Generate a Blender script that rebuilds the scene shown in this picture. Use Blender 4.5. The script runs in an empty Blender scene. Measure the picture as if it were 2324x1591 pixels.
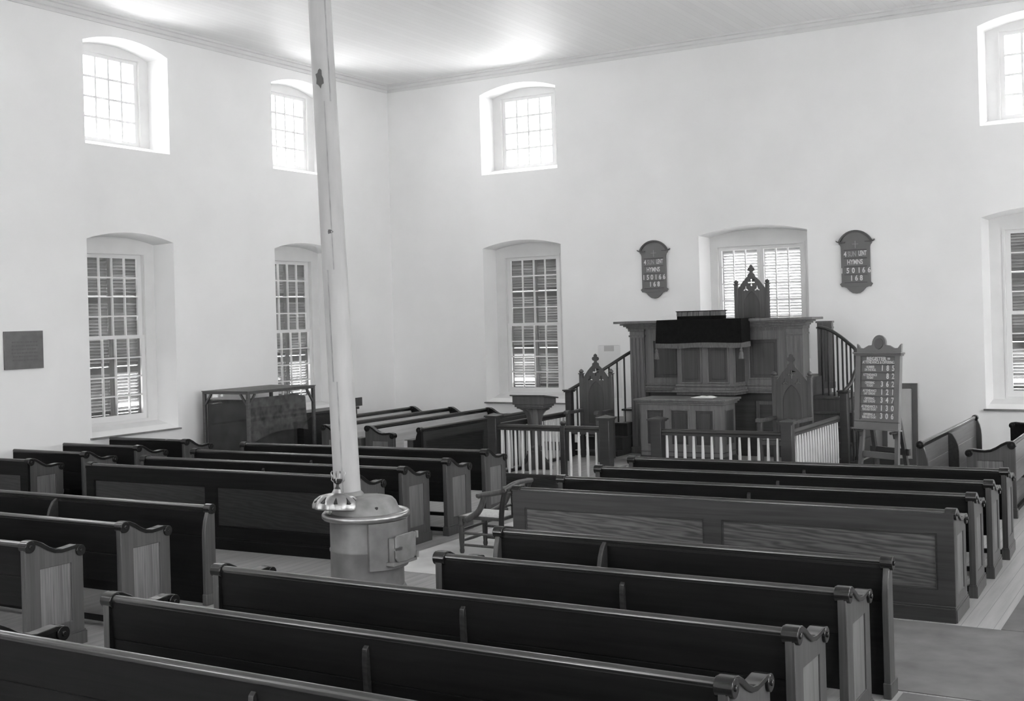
import bpy, bmesh, math, random
from mathutils import Vector, Matrix
from mathutils.geometry import tessellate_polygon
random.seed(7)
PI = math.pi
scene = bpy.context.scene
COL = scene.collection

# ------------------------------------------------------------------ materials
def new_mat(name):
    m = bpy.data.materials.new(name); m.use_nodes = True
    nt = m.node_tree
    b = nt.nodes['Principled BSDF']
    return m, nt, b

def g(v): return (v, v, v, 1)

def mat_plain(name, v, rough=.6, var=.0, scale=6.0, stretch=(1, 1, 1), metal=0.0, bump=0.0, spec=.5, detail=4, coat=0.0):
    m, nt, b = new_mat(name)
    b.inputs['Base Color'].default_value = g(v)
    b.inputs['Roughness'].default_value = rough
    b.inputs['Metallic'].default_value = metal
    b.inputs['Specular IOR Level'].default_value = spec
    b.inputs['Coat Weight'].default_value = coat
    b.inputs['Coat Roughness'].default_value = .15
    if var or bump:
        tc = nt.nodes.new('ShaderNodeTexCoord')
        mp = nt.nodes.new('ShaderNodeMapping'); mp.inputs['Scale'].default_value = stretch
        no = nt.nodes.new('ShaderNodeTexNoise'); no.inputs['Scale'].default_value = scale
        no.inputs['Detail'].default_value = detail
        nt.links.new(tc.outputs['Object'], mp.inputs['Vector'])
        nt.links.new(mp.outputs['Vector'], no.inputs['Vector'])
        if var:
            cr = nt.nodes.new('ShaderNodeValToRGB')
            cr.color_ramp.elements[0].position = .3; cr.color_ramp.elements[1].position = .7
            cr.color_ramp.elements[0].color = g(max(0, v*(1-var))); cr.color_ramp.elements[1].color = g(min(1, v*(1+var)))
            nt.links.new(no.outputs['Fac'], cr.inputs['Fac'])
            nt.links.new(cr.outputs['Color'], b.inputs['Base Color'])
        if bump:
            bp = nt.nodes.new('ShaderNodeBump'); bp.inputs['Strength'].default_value = bump
            bp.inputs['Distance'].default_value = .02
            nt.links.new(no.outputs['Fac'], bp.inputs['Height'])
            nt.links.new(bp.outputs['Normal'], b.inputs['Normal'])
    return m

def mat_wood(name, v, var=.35, rough=.3, axis='x', scale=1.0, spec=.5, figure=0.0):
    """grain running along a local axis; figure adds broad cathedral bands"""
    m, nt, b = new_mat(name)
    b.inputs['Roughness'].default_value = rough
    b.inputs['Specular IOR Level'].default_value = spec
    tc = nt.nodes.new('ShaderNodeTexCoord')
    mp = nt.nodes.new('ShaderNodeMapping')
    s = {'x': (.6, 14, 14), 'y': (14, .6, 14), 'z': (22, 22, .6)}[axis]
    mp.inputs['Scale'].default_value = [k*scale for k in s]
    nt.links.new(tc.outputs['Object'], mp.inputs['Vector'])
    no = nt.nodes.new('ShaderNodeTexNoise'); no.inputs['Scale'].default_value = 2.2
    no.inputs['Detail'].default_value = 5; no.inputs['Distortion'].default_value = .6
    nt.links.new(mp.outputs['Vector'], no.inputs['Vector'])
    fac = no.outputs['Fac']
    if figure:
        mp2 = nt.nodes.new('ShaderNodeMapping')
        mp2.inputs['Scale'].default_value = {'x': (.5, 5, 5), 'y': (5, .5, 5), 'z': (5, 5, .5)}[axis]
        nt.links.new(tc.outputs['Object'], mp2.inputs['Vector'])
        wv = nt.nodes.new('ShaderNodeTexWave'); wv.bands_direction = 'DIAGONAL'
        wv.inputs['Scale'].default_value = 3.2; wv.inputs['Distortion'].default_value = 9.0
        wv.inputs['Detail'].default_value = 3; wv.inputs['Detail Scale'].default_value = 1.2
        nt.links.new(mp2.outputs['Vector'], wv.inputs['Vector'])
        mx = nt.nodes.new('ShaderNodeMix'); mx.data_type = 'FLOAT'
        mx.inputs[0].default_value = figure
        nt.links.new(no.outputs['Fac'], mx.inputs[2]); nt.links.new(wv.outputs['Fac'], mx.inputs[3])
        fac = mx.outputs[0]
    cr = nt.nodes.new('ShaderNodeValToRGB')
    cr.color_ramp.elements[0].position = .32; cr.color_ramp.elements[1].position = .72
    cr.color_ramp.elements[0].color = g(v*(1-var)); cr.color_ramp.elements[1].color = g(v*(1+var))
    nt.links.new(fac, cr.inputs['Fac'])
    nt.links.new(cr.outputs['Color'], b.inputs['Base Color'])
    return m

def mat_glass(name):
    m = bpy.data.materials.new(name); m.use_nodes = True
    nt = m.node_tree; nt.nodes.clear()
    out = nt.nodes.new('ShaderNodeOutputMaterial')
    mix = nt.nodes.new('ShaderNodeMixShader')
    tr = nt.nodes.new('ShaderNodeBsdfTransparent'); tr.inputs['Color'].default_value = (.97, .97, .97, 1)
    gl = nt.nodes.new('ShaderNodeBsdfGlossy'); gl.inputs['Roughness'].default_value = .03
    lw = nt.nodes.new('ShaderNodeLayerWeight'); lw.inputs['Blend'].default_value = .2
    mul = nt.nodes.new('ShaderNodeMath'); mul.operation = 'MULTIPLY'; mul.inputs[1].default_value = .5
    nt.links.new(lw.outputs['Fresnel'], mul.inputs[0])
    nt.links.new(mul.outputs[0], mix.inputs['Fac'])
    nt.links.new(tr.outputs[0], mix.inputs[1]); nt.links.new(gl.outputs[0], mix.inputs[2])
    nt.links.new(mix.outputs[0], out.inputs['Surface'])
    return m

def mat_ceiling(name):
    m, nt, b = new_mat(name)
    b.inputs['Roughness'].default_value = .55
    b.inputs['Specular IOR Level'].default_value = .4
    tc = nt.nodes.new('ShaderNodeTexCoord')
    sx = nt.nodes.new('ShaderNodeSeparateXYZ'); nt.links.new(tc.outputs['Object'], sx.inputs[0])
    # board joints every .13 m across x
    mu = nt.nodes.new('ShaderNodeMath'); mu.operation = 'MULTIPLY'; mu.inputs[1].default_value = 1/.13
    fr = nt.nodes.new('ShaderNodeMath'); fr.operation = 'FRACT'
    lt = nt.nodes.new('ShaderNodeMath'); lt.operation = 'LESS_THAN'; lt.inputs[1].default_value = .05
    nt.links.new(sx.outputs['X'], mu.inputs[0]); nt.links.new(mu.outputs[0], fr.inputs[0]); nt.links.new(fr.outputs[0], lt.inputs[0])
    fl = nt.nodes.new('ShaderNodeMath'); fl.operation = 'FLOOR'; nt.links.new(mu.outputs[0], fl.inputs[0])
    wn = nt.nodes.new('ShaderNodeTexWhiteNoise'); wn.noise_dimensions = '1D'; nt.links.new(fl.outputs[0], wn.inputs['W'])
    mp = nt.nodes.new('ShaderNodeMapping'); mp.inputs['Scale'].default_value = (9, .5, 1)
    no = nt.nodes.new('ShaderNodeTexNoise'); no.inputs['Scale'].default_value = 2.0; no.inputs['Detail'].default_value = 4
    nt.links.new(tc.outputs['Object'], mp.inputs['Vector']); nt.links.new(mp.outputs['Vector'], no.inputs['Vector'])
    hgt = nt.nodes.new('ShaderNodeMath'); hgt.operation = 'MULTIPLY_ADD'; hgt.inputs[1].default_value = -.5
    nt.links.new(lt.outputs[0], hgt.inputs[0]); nt.links.new(no.outputs['Fac'], hgt.inputs[2])
    bp = nt.nodes.new('ShaderNodeBump'); bp.inputs['Strength'].default_value = .25; bp.inputs['Distance'].default_value = .008
    nt.links.new(hgt.outputs[0], bp.inputs['Height']); nt.links.new(bp.outputs['Normal'], b.inputs['Normal'])
    cr = nt.nodes.new('ShaderNodeValToRGB')
    cr.color_ramp.elements[0].color = g(.88); cr.color_ramp.elements[1].color = g(.91)
    nt.links.new(wn.outputs['Value'], cr.inputs['Fac'])
    mx = nt.nodes.new('ShaderNodeMix'); mx.data_type = 'RGBA'
    nt.links.new(lt.outputs[0], mx.inputs[0]); nt.links.new(cr.outputs['Color'], mx.inputs[6]); mx.inputs[7].default_value = g(.80)
    nt.links.new(mx.outputs[2], b.inputs['Base Color'])
    return m

def mat_floor(name):
    m, nt, b = new_mat(name)
    b.inputs['Roughness'].default_value = .42
    tc = nt.nodes.new('ShaderNodeTexCoord')
    sx = nt.nodes.new('ShaderNodeSeparateXYZ'); nt.links.new(tc.outputs['Object'], sx.inputs[0])
    mu = nt.nodes.new('ShaderNodeMath'); mu.operation = 'MULTIPLY'; mu.inputs[1].default_value = 1/.12
    fr = nt.nodes.new('ShaderNodeMath'); fr.operation = 'FRACT'
    lt = nt.nodes.new('ShaderNodeMath'); lt.operation = 'LESS_THAN'; lt.inputs[1].default_value = .05
    nt.links.new(sx.outputs['X'], mu.inputs[0]); nt.links.new(mu.outputs[0], fr.inputs[0]); nt.links.new(fr.outputs[0], lt.inputs[0])
    mp = nt.nodes.new('ShaderNodeMapping'); mp.inputs['Scale'].default_value = (10, .7, 1)
    no = nt.nodes.new('ShaderNodeTexNoise'); no.inputs['Scale'].default_value = 1.6; no.inputs['Detail'].default_value = 5
    nt.links.new(tc.outputs['Object'], mp.inputs['Vector']); nt.links.new(mp.outputs['Vector'], no.inputs['Vector'])
    cr = nt.nodes.new('ShaderNodeValToRGB')
    cr.color_ramp.elements[0].position = .3; cr.color_ramp.elements[1].position = .7
    cr.color_ramp.elements[0].color = g(.28); cr.color_ramp.elements[1].color = g(.38)
    nt.links.new(no.outputs['Fac'], cr.inputs['Fac'])
    mx = nt.nodes.new('ShaderNodeMix'); mx.data_type = 'RGBA'
    nt.links.new(lt.outputs[0], mx.inputs[0]); nt.links.new(cr.outputs['Color'], mx.inputs[6]); mx.inputs[7].default_value = g(.20)
    nt.links.new(mx.outputs[2], b.inputs['Base Color'])
    return m

M = {}
M['wall'] = mat_plain('plaster_wall', .86, .9, .025, 1.1, bump=.05, spec=.2)
M['ceiling'] = mat_ceiling('painted_board_ceiling')
M['trim'] = mat_plain('painted_trim', .72, .5, .03, 3)
M['white'] = mat_plain('white_paint', .74, .5, .03, 4)
M['sash'] = mat_plain('sash_paint', .78, .5)
M['shutter'] = mat_plain('shutter_paint', .20, .6, .12, 5)
M['shutterlight'] = mat_plain('pale_shutter_paint', .40, .6, .1, 5)
M['floor'] = mat_floor('floor_boards')
M['mat'] = mat_plain('floor_matting', .16, .9, .22, 3.0, detail=6, spec=.2)
M['pew'] = mat_wood('dark_pew_wood', .008, .3, .55, spec=.12)
M['palemat'] = mat_plain('pale_worn_matting', .60, .9, .18, 2.4, detail=6, spec=.3)
M['pewrail'] = mat_wood('polished_rail_wood', .018, .08, .2, spec=1.0)
M['pewpanel'] = mat_wood('lit_grained_panel_wood', .085, .5, .42, figure=.28)  # real grain, but window light on this back is put into the tone
M['pewframe'] = mat_wood('panelled_pew_frame_wood', .04, .25, .4, spec=.35)
M['pewdark'] = mat_wood('dark_panel_wood', .022, .35, .36, figure=.35)
M['pewend'] = mat_wood('lit_pew_end_wood', .062, .25, .4, axis='z')  # lighter than the pew wood: side-window light is put into the colour
M['pewendpanel'] = mat_wood('pew_end_panel_wood', .135, .4, .45, axis='z', scale=1.6)
M['cap'] = mat_wood('polished_cap_wood', .014, .1, .16)
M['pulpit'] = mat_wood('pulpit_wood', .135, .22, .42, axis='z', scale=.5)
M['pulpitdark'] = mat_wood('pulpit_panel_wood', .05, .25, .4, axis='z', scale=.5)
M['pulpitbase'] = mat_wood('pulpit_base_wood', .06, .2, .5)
M['gothic'] = mat_wood('throne_wood', .072, .25, .42, axis='z', scale=.5)
M['gothicpanel'] = mat_wood('throne_panel_wood', .055, .2, .45, axis='z', scale=.5)
M['rail'] = mat_wood('dark_railing_wood', .03, .2, .35)
M['baluster'] = mat_plain('baluster_paint', .62, .5, .05, 6)
M['cloth'] = mat_plain('velvet_cloth', .010, 1.0, .2, 20, spec=.1)
M['fringe'] = mat_plain('fringe_thread', .12, .9, .4, 60, stretch=(3, 3, .2))
M['stove'] = mat_plain('stove_sheet_iron', .17, .5, .3, 4.5, metal=.25, detail=6)
M['stovetop'] = mat_plain('stove_cast_iron', .22, .55, .25, 7, metal=.25)
M['nickel'] = mat_plain('worn_nickel', .34, .3, .15, 9, metal=.85)
M['pipe'] = mat_plain('stove_pipe_sheet', .42, .6, .10, 2.6, stretch=(3, 3, .6), metal=.0, detail=6, spec=.3)
M['pipeband'] = mat_plain('stove_pipe_seam', .32, .6, .2, 8)
M['soot'] = mat_plain('soot_stain', .10, .8)
M['black'] = mat_plain('black_iron', .02, .5)
M['board'] = mat_plain('sign_board_paint', .15, .5, .06, 6)
M['boardslot'] = mat_plain('sign_board_recess', .10, .6, .06, 6)
M['boardedge'] = mat_plain('sign_board_moulding', .075, .45)
M['letter'] = mat_plain('white_lettering', .66, .7)
M['letterdim'] = mat_plain('faded_lettering', .34, .7)
M['paper'] = mat_plain('white_paper', .72, .9)
M['notice'] = mat_plain('pale_notice', .77, .9)
M['ink'] = mat_plain('grey_print', .5, .9)
M['pages'] = mat_plain('book_page_edges', .14, .8, .45, 40, stretch=(1, 1, .1))
M['cane'] = mat_plain('cane_seat', .62, .8, .15, 40)
M['chair'] = mat_wood('armchair_wood', .075, .3, .35, axis='z')
M['chairdark'] = mat_wood('armchair_back_wood', .03, .3, .4, axis='z')
M['crate'] = mat_wood('case_frame_wood', .09, .25, .5)
M['case'] = mat_plain('dark_cloth_backing', .09, .85, .5, 9, detail=6)
M['casedark'] = mat_plain('dark_case_lining', .045, .85, .45, 4.5, detail=6)
M['sill'] = mat_plain('worn_sill_wood', .2, .6, .2, 6)
M['tablet'] = mat_plain('cast_tablet', .15, .5, .15, 8, metal=.2)
M['tabletink'] = mat_plain('tablet_relief', .118, .6)
M['lightpanel'] = mat_plain('pale_canvas', .5, .8, .06, 3)
M['pewpale'] = mat_wood('pale_pew_back_wood', .55, .12, .35)
M['pewmid'] = mat_wood('lighter_pew_back_wood', .13, .2, .3)
M['ground'] = mat_plain('outside_ground', .68, .9, .1, .5)  # raised tone stands in for sunlight and bounces light to the ceiling
M['glass'] = mat_glass('window_glass')
M['caseglass'] = mat_glass('case_glass')

# ------------------------------------------------------------------ mesh tools
class MB:
    def __init__(s): s.v = []; s.f = []; s.smooth = []
    def add(s, vs, fs, smooth=False):
        n = len(s.v); s.v += [tuple(v) for v in vs]
        for f in fs: s.f.append(tuple(i+n for i in f)); s.smooth.append(smooth)
        return s
    def box(s, x0, x1, y0, y1, z0, z1):
        vs = [(x0,y0,z0),(x1,y0,z0),(x1,y1,z0),(x0,y1,z0),(x0,y0,z1),(x1,y0,z1),(x1,y1,z1),(x0,y1,z1)]
        return s.add(vs, [(0,3,2,1),(4,5,6,7),(0,1,5,4),(1,2,6,5),(2,3,7,6),(3,0,4,7)])
    def beam(s, p0, p1, w, h, up=(0,0,1)):
        """rectangular bar between two points"""
        p0, p1 = Vector(p0), Vector(p1); d = (p1-p0).normalized()
        u = Vector(up); sd = d.cross(u)
        if sd.length < 1e-5: sd = d.cross(Vector((0,1,0)))
        sd.normalize(); u = sd.cross(d).normalized()
        vs = []
        for p in (p0, p1):
            for a, b in ((-1,-1),(1,-1),(1,1),(-1,1)): vs.append(p+sd*(a*w/2)+u*(b*h/2))
        return s.add(vs, [(0,3,2,1),(4,5,6,7),(0,1,5,4),(1,2,6,5),(2,3,7,6),(3,0,4,7)])
    def cyl(s, p0, p1, r0, r1=None, n=14, caps=True):
        if r1 is None: r1 = r0
        return s.tube([p0, p1], [r0, r1], n, caps)
    def tube(s, pts, rs, n=12, caps=True, closed=False):
        pts = [Vector(p) for p in pts]
        if not hasattr(rs, '__len__'): rs = [rs]*len(pts)
        N = len(pts); vs = []; prev = None
        for i, p in enumerate(pts):
            if closed: t = pts[(i+1) % N]-pts[i-1]
            else: t = pts[min(i+1, N-1)]-pts[max(i-1, 0)]
            t.normalize()
            if prev is None:
                a = Vector((0,0,1)) if abs(t.z) < .9 else Vector((1,0,0))
                u = t.cross(a).normalized()
            else:
                u = (prev - t*prev.dot(t)).normalized()
            prev = u; w = t.cross(u)
            for k in range(n):
                a = 2*PI*k/n; vs.append(p+(u*math.cos(a)+w*math.sin(a))*rs[i])
        fs = []
        for i in range(N if closed else N-1):
            j = (i+1) % N
            for k in range(n):
                fs.append((i*n+k, i*n+(k+1)%n, j*n+(k+1)%n, j*n+k))
        s.add(vs, fs, True)
        if caps and not closed:
            s.add(vs[:n], [tuple(reversed(range(n)))]); s.add(vs[-n:], [tuple(range(n))])
        return s
    def lathe(s, prof, c=(0,0,0), n=28, ripple=None, smooth=True):
        """prof: list of (r,z); ripple(k,n,i)->radius factor"""
        vs = []; c = Vector(c)
        for i, (r, z) in enumerate(prof):
            for k in range(n):
                a = 2*PI*k/n; rr = r*(ripple(a, i) if ripple else 1)
                vs.append(c+Vector((rr*math.cos(a), rr*math.sin(a), z)))
        fs = []
        for i in range(len(prof)-1):
            for k in range(n): fs.append((i*n+k, i*n+(k+1)%n, (i+1)*n+(k+1)%n, (i+1)*n+k))
        s.add(vs, fs, smooth)
        if prof[0][0] > 1e-4: s.add(vs[:n], [tuple(reversed(range(n)))])
        if prof[-1][0] > 1e-4: s.add(vs[-n:], [tuple(range(n))])
        return s
    def plate(s, outer, t0, t1, axis='y', holes=()):
        """polygon (a,b) with holes, extruded along axis from t0 to t1"""
        def P(a, b, t):
            return {'y': (a, t, b), 'x': (t, a, b), 'z': (a, b, t)}[axis]
        loops = [list(outer)]+[list(h) for h in holes]
        flat = [p for l in loops for p in l]
        tris = tessellate_polygon([[Vector((p[0], p[1], 0)) for p in l] for l in loops])
        for t, rev in ((t0, 0), (t1, 1)):
            s.add([P(a, b, t) for a, b in flat], [tuple(reversed(f)) if rev else tuple(f) for f in tris])
        for l in loops:
            n = len(l)
            vs = [P(a, b, t0) for a, b in l]+[P(a, b, t1) for a, b in l]
            s.add(vs, [(i, (i+1)%n, n+(i+1)%n, n+i) for i in range(n)])
        return s
    def face2d(s, outer, t, holes=(), axis='y'):
        loops = [list(outer)]+[list(h) for h in holes]
        flat = [p for l in loops for p in l]
        tris = tessellate_polygon([[Vector((p[0], p[1], 0)) for p in l] for l in loops])
        s.add([(a, t, b) if axis == 'y' else (a, b, t) for a, b in flat], [tuple(f) for f in tris])
        return s
    def loft(s, A, B, closed=True, smooth=False):
        n = len(A); m = n if closed else n-1
        s.add(list(A)+list(B), [(i, (i+1)%n, n+(i+1)%n, n+i) for i in range(m)], smooth)
        return s
    def sweep(s, prof, path, up=(0,0,1)):
        """closed 2-D profile (side, up) along an open path"""
        path = [Vector(p) for p in path]; N = len(path); n = len(prof); vs = []
        for i, p in enumerate(path):
            t = (path[min(i+1, N-1)]-path[max(i-1, 0)]).normalized()
            sd = t.cross(Vector(up)).normalized(); u = sd.cross(t).normalized()
            for a, b in prof: vs.append(p+sd*a+u*b)
        fs = [(i*n+k, i*n+(k+1)%n, (i+1)*n+(k+1)%n, (i+1)*n+k) for i in range(N-1) for k in range(n)]
        s.add(vs, fs); s.add(vs[:n], [tuple(reversed(range(n)))]); s.add(vs[-n:], [tuple(range(n))])
        return s
    def xform(s, mat):
        s.v = [tuple(mat @ Vector(v)) for v in s.v]; return s
    def mesh(s, name, mat, bevel=0):
        me = bpy.data.meshes.new(name)
        me.from_pydata(s.v, [], s.f); me.update()
        for p, sm in zip(me.polygons, s.smooth): p.use_smooth = sm
        bm = bmesh.new(); bm.from_mesh(me)
        bmesh.ops.remove_doubles(bm, verts=bm.verts, dist=1e-5)
        bmesh.ops.recalc_face_normals(bm, faces=bm.faces)
        bm.to_mesh(me); bm.free()
        me.set_sharp_from_angle(angle=math.radians(38))
        me.materials.append(mat)
        return me

def put(name, me, parent=None, loc=(0,0,0), rot=(0,0,0), bevel=0):
    o = bpy.data.objects.new(name, me); COL.objects.link(o)
    o.location = loc; o.rotation_euler = rot
    if parent: o.parent = parent
    if bevel:
        md = o.modifiers.new('bevel', 'BEVEL'); md.width = bevel; md.segments = 2; md.limit_method = 'ANGLE'; md.angle_limit = math.radians(40)
    return o
def obj(name, mb, mat, parent=None, loc=(0,0,0), rot=(0,0,0), bevel=0):
    return put(name, mb.mesh(name, mat), parent, loc, rot, bevel)
def tag(o, label=None, cat=None, group=None, kind=None):
    if label: o['label'] = label
    if cat: o['category'] = cat
    if group: o['group'] = group
    if kind: o['kind'] = kind
    return o
def thing(name, label, cat, loc=(0,0,0), rz=0, group=None, kind=None):
    o = bpy.data.objects.new(name, None); COL.objects.link(o)
    o.empty_display_size = .1
    o.location = loc; o.rotation_euler = (0,0,rz)
    return tag(o, label, cat, group, kind)
def dup(root, loc, rz, label, group=None):
    r = root.copy(); COL.objects.link(r); r.location = loc; r.rotation_euler = (0,0,rz); r['label'] = label
    if group: r['group'] = group
    for ch in list(root.children):
        c = ch.copy(); COL.objects.link(c); c.parent = r
        for gch in list(ch.children):
            d = gch.copy(); COL.objects.link(d); d.parent = c
    return r

_text_cache = {}
def text_mesh(name, body, mat, size=.1, sx=1.0, bold=0.0, depth=.002, align='CENTER'):
    key = (body, mat.name, size, sx, bold, align)
    if key in _text_cache: return _text_cache[key]
    cu = bpy.data.curves.new(name, 'FONT'); cu.body = body; cu.size = size
    cu.align_x = align; cu.align_y = 'CENTER'; cu.extrude = depth; cu.offset = bold*size
    cu.resolution_u = 3
    o = bpy.data.objects.new(name, cu); COL.objects.link(o)
    bpy.context.view_layer.update()
    me = bpy.data.meshes.new_from_object(o.evaluated_get(bpy.context.evaluated_depsgraph_get()))
    COL.objects.unlink(o); bpy.data.objects.remove(o)
    me.transform(Matrix.Diagonal((sx, 1, 1, 1)))
    me.transform(Matrix.Rotation(PI/2, 4, 'X'))       # upright, facing -y
    me.materials.clear(); me.materials.append(mat); me.name = name
    _text_cache[key] = me
    return me
def rect(x0, x1, z0, z1): return [(x0,z0),(x1,z0),(x1,z1),(x0,z1)]
def arc_pts(cx, cy, r, a0, a1, n):
    return [(cx+r*math.cos(a0+(a1-a0)*i/n), cy+r*math.sin(a0+(a1-a0)*i/n)) for i in range(n+1)]

# ------------------------------------------------------------------ room shell
XL, XR, YB, YN, ZC = -14.4, .74, 19.66, -3.0, 7.26
WD, WT = .40, .58                    # depth of the window frames, wall thickness
def arch(hw, z0, zs, rise, n=12, c=0):
    """segmental arched outline, half width hw, springing zs"""
    R = (hw*hw+rise*rise)/(2*rise); a = math.asin(hw/R)
    pts = [(c-hw, z0), (c+hw, z0)]
    pts += [(c+R*math.sin(a-2*a*i/n), zs+rise-R+R*math.cos(a-2*a*i/n)) for i in range(n+1)]
    return pts
KINDS = {  # hw, z0, spring, rise ; frame opening half width, z0, z1
    'low': dict(hw=.855, z0=.89, zs=3.845, rise=.125, ohw=.58, oz0=1.06, oz1=3.66),
    'up': dict(hw=.83, z0=5.26, zs=6.80, rise=.15, ohw=.58, oz0=5.39, oz1=6.75),
    'pulpit': dict(hw=.96, z0=1.62, zs=3.835, rise=.125, ohw=.76, oz0=1.74, oz1=3.63),
}
def outlines(kind, c):
    k = KINDS[kind]
    A = arch(k['hw'], k['z0'], k['zs'], k['rise'], c=c)
    B = arch(k['hw']-.05, k['z0']+(.12 if kind != 'pulpit' else .05), k['zs']-.02, k['rise']-.02, c=c)
    return A, B
def wall(name, u0, u1, wins, loc, rz, label):
    mb = MB()
    As = []; Bs = []
    for kind, c in wins:
        A, B = outlines(kind, c); As.append(A); Bs.append(B)
        mb.loft([(a, 0, b) for a, b in A], [(a, WD, b) for a, b in B])
        mb.loft([(a, WD, b) for a, b in B], [(a, WT, b) for a, b in B])
    mb.face2d(rect(u0, u1, 0, ZC), 0, As)
    mb.face2d(rect(u0-WT, u1+WT, -.1, ZC+.1), WT, Bs)
    mb.loft([(a, 0, b) for a, b in rect(u0, u1, 0, ZC)], [(a, WT, b) for a, b in rect(u0-WT, u1+WT, -.1, ZC+.1)])
    o = obj(name, mb, M['wall'], None, loc, (0,0,rz))
    return tag(o, label, 'wall', kind='structure')
SIDE_Y = [12.935, 17.03, 8.84, 4.745, .65]
BACK_X = [-11.37, -2.29]
walls = {
    'back': ((0, YB, 0), 0), 'left': ((XL, 0, 0), PI/2), 'right': ((XR, 0, 0), -PI/2), 'front': ((0, YN, 0), PI)}
wl_back = [(k, x) for x in BACK_X for k in ('low', 'up')]+[('pulpit', -6.83)]
wl_left = [(k, y) for y in SIDE_Y for k in ('low', 'up')]
wl_right = [(k, -y) for y in SIDE_Y for k in ('low', 'up')]
wl_front = [('up', 11.37), ('up', 6.83), ('up', 2.29), ('low', 11.37), ('low', 6.83), ('low', 2.29)]  # unseen windows, added to bring in more light from behind
wall('wall_back', XL, XR, wl_back, *walls['back'], 'tall white plaster wall behind the pulpit')
wall('wall_left', YN, YB, wl_left, *walls['left'], 'white plaster side wall at the left with deep arched windows')
wall('wall_right', -YB, -YN, wl_right, *walls['right'], 'white plaster side wall to the right of the viewer')
wall('wall_front', -XR, -XL, wl_front, *walls['front'], 'white plaster wall behind the viewer')
mb = MB().box(XL-WT, XR+WT, YN-WT, YB+WT, -.25, 0)
tag(obj('floor', mb, M['floor']), 'worn board floor of the church', 'floor', kind='structure')
mb = MB().box(XL-WT, XR+WT, YN-WT, YB+WT, ZC, ZC+.2)
tag(obj('ceiling', mb, M['ceiling']), 'glossy white board ceiling', 'ceiling', kind='structure')
mb = MB().box(-120, 110, -110, 130, -.6, -.3)
tag(obj('ground', mb, M['ground']), 'open ground outside the church windows', 'ground', kind='structure')

# cornice
prof = [(0, 7.10), (.018, 7.10), (.022, 7.15), (.05, 7.165), (.06, 7.215), (.085, 7.225), (.09, ZC+.005), (0, ZC+.005)]
def cornice(i, a, b, inward, label):
    a, b, n = Vector(a), Vector(b), Vector(inward)
    d = (b-a).normalized(); mb = MB(); m = len(prof)
    A = [a+n*p+d*p+Vector((0,0,z)) for p, z in prof]; B = [b+n*p-d*p+Vector((0,0,z)) for p, z in prof]
    mb.loft(A, B)
    tag(obj('trim_%d' % i, mb, M['trim']), label, 'cornice', kind='structure')
cornice(1, (XL, YN, 0), (XL, YB, 0), (1,0,0), 'white cornice along the left wall')
cornice(2, (XL, YB, 0), (XR, YB, 0), (0,-1,0), 'white cornice above the pulpit wall')
cornice(3, (XR, YB, 0), (XR, YN, 0), (-1,0,0), 'white cornice along the right wall')
cornice(4, (XR, YN, 0), (XL, YN, 0), (0,1,0), 'white cornice behind the viewer')
def baseboard(side, x0, x1, y0, y1):
    tag(obj('baseboard_'+side, MB().box(x0, x1, y0, y1, 0, .16), M['pewrail']), 'dark baseboard along the %s wall' % side, 'baseboard', kind='structure')
baseboard('back', XL, XR, YB-.022, YB); baseboard('left', XL, XL+.022, YN, YB-.03)
baseboard('right', XR-.022, XR, YN, YB-.03)

# windows
_mc = {}
def cached(key, fn):
    if key not in _mc: _mc[key] = fn()
    return _mc[key]
def sash_mesh(hw, z0, z1, nc, nr, y0, y1, stile=.07, top=.06, bot=.07, c=0, mw=.022):
    holes = []
    gx0, gx1, gz0, gz1 = c-hw+stile, c+hw-stile, z0+bot, z1-top
    for i in range(nc):
        for j in range(nr):
            a0 = gx0+(gx1-gx0)*i/nc+(mw/2 if i else 0); a1 = gx0+(gx1-gx0)*(i+1)/nc-(mw/2 if i < nc-1 else 0)
            b0 = gz0+(gz1-gz0)*j/nr+(mw/2 if j else 0); b1 = gz0+(gz1-gz0)*(j+1)/nr-(mw/2 if j < nr-1 else 0)
            holes.append(rect(a0, a1, b0, b1))
    mb = MB().plate(rect(c-hw, c+hw, z0, z1), y0, y1, 'y', holes)
    gl = MB().box(gx0, gx1, (y0+y1)/2-.002, (y0+y1)/2+.002, gz0, gz1)
    return mb, gl
def shutter_mb(x0, x1, z0, z1, y, tilt, skip=(), rails=(), pitch=.05, width=.055, th=.008, open_low=0.0):
    mb = MB(); st = .05
    mb.box(x0, x0+st, y, y+.035, z0, z1); mb.box(x1-st, x1, y, y+.035, z0, z1)
    mb.box(x0+st, x1-st, y, y+.035, z0, z0+.09); mb.box(x0+st, x1-st, y, y+.035, z1-.08, z1)
    for r in rails: mb.box(x0+st, x1-st, y, y+.035, r-.05, r+.05)
    n = int((z1-z0-.17)/pitch)
    for i in range(n):
        z = z0+.09+pitch*(i+.6)
        if any(abs(z-r) < .048 for r in rails) or i in skip: continue
        t = tilt*(1+random.uniform(-.08, .08))-(open_low if z < 1.85 else 0)
        mb.beam((x0+st, y+.018, z), (x1-st, y+.018, z), width, th, up=(0, math.sin(t), math.cos(t)))
    return mb
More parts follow.
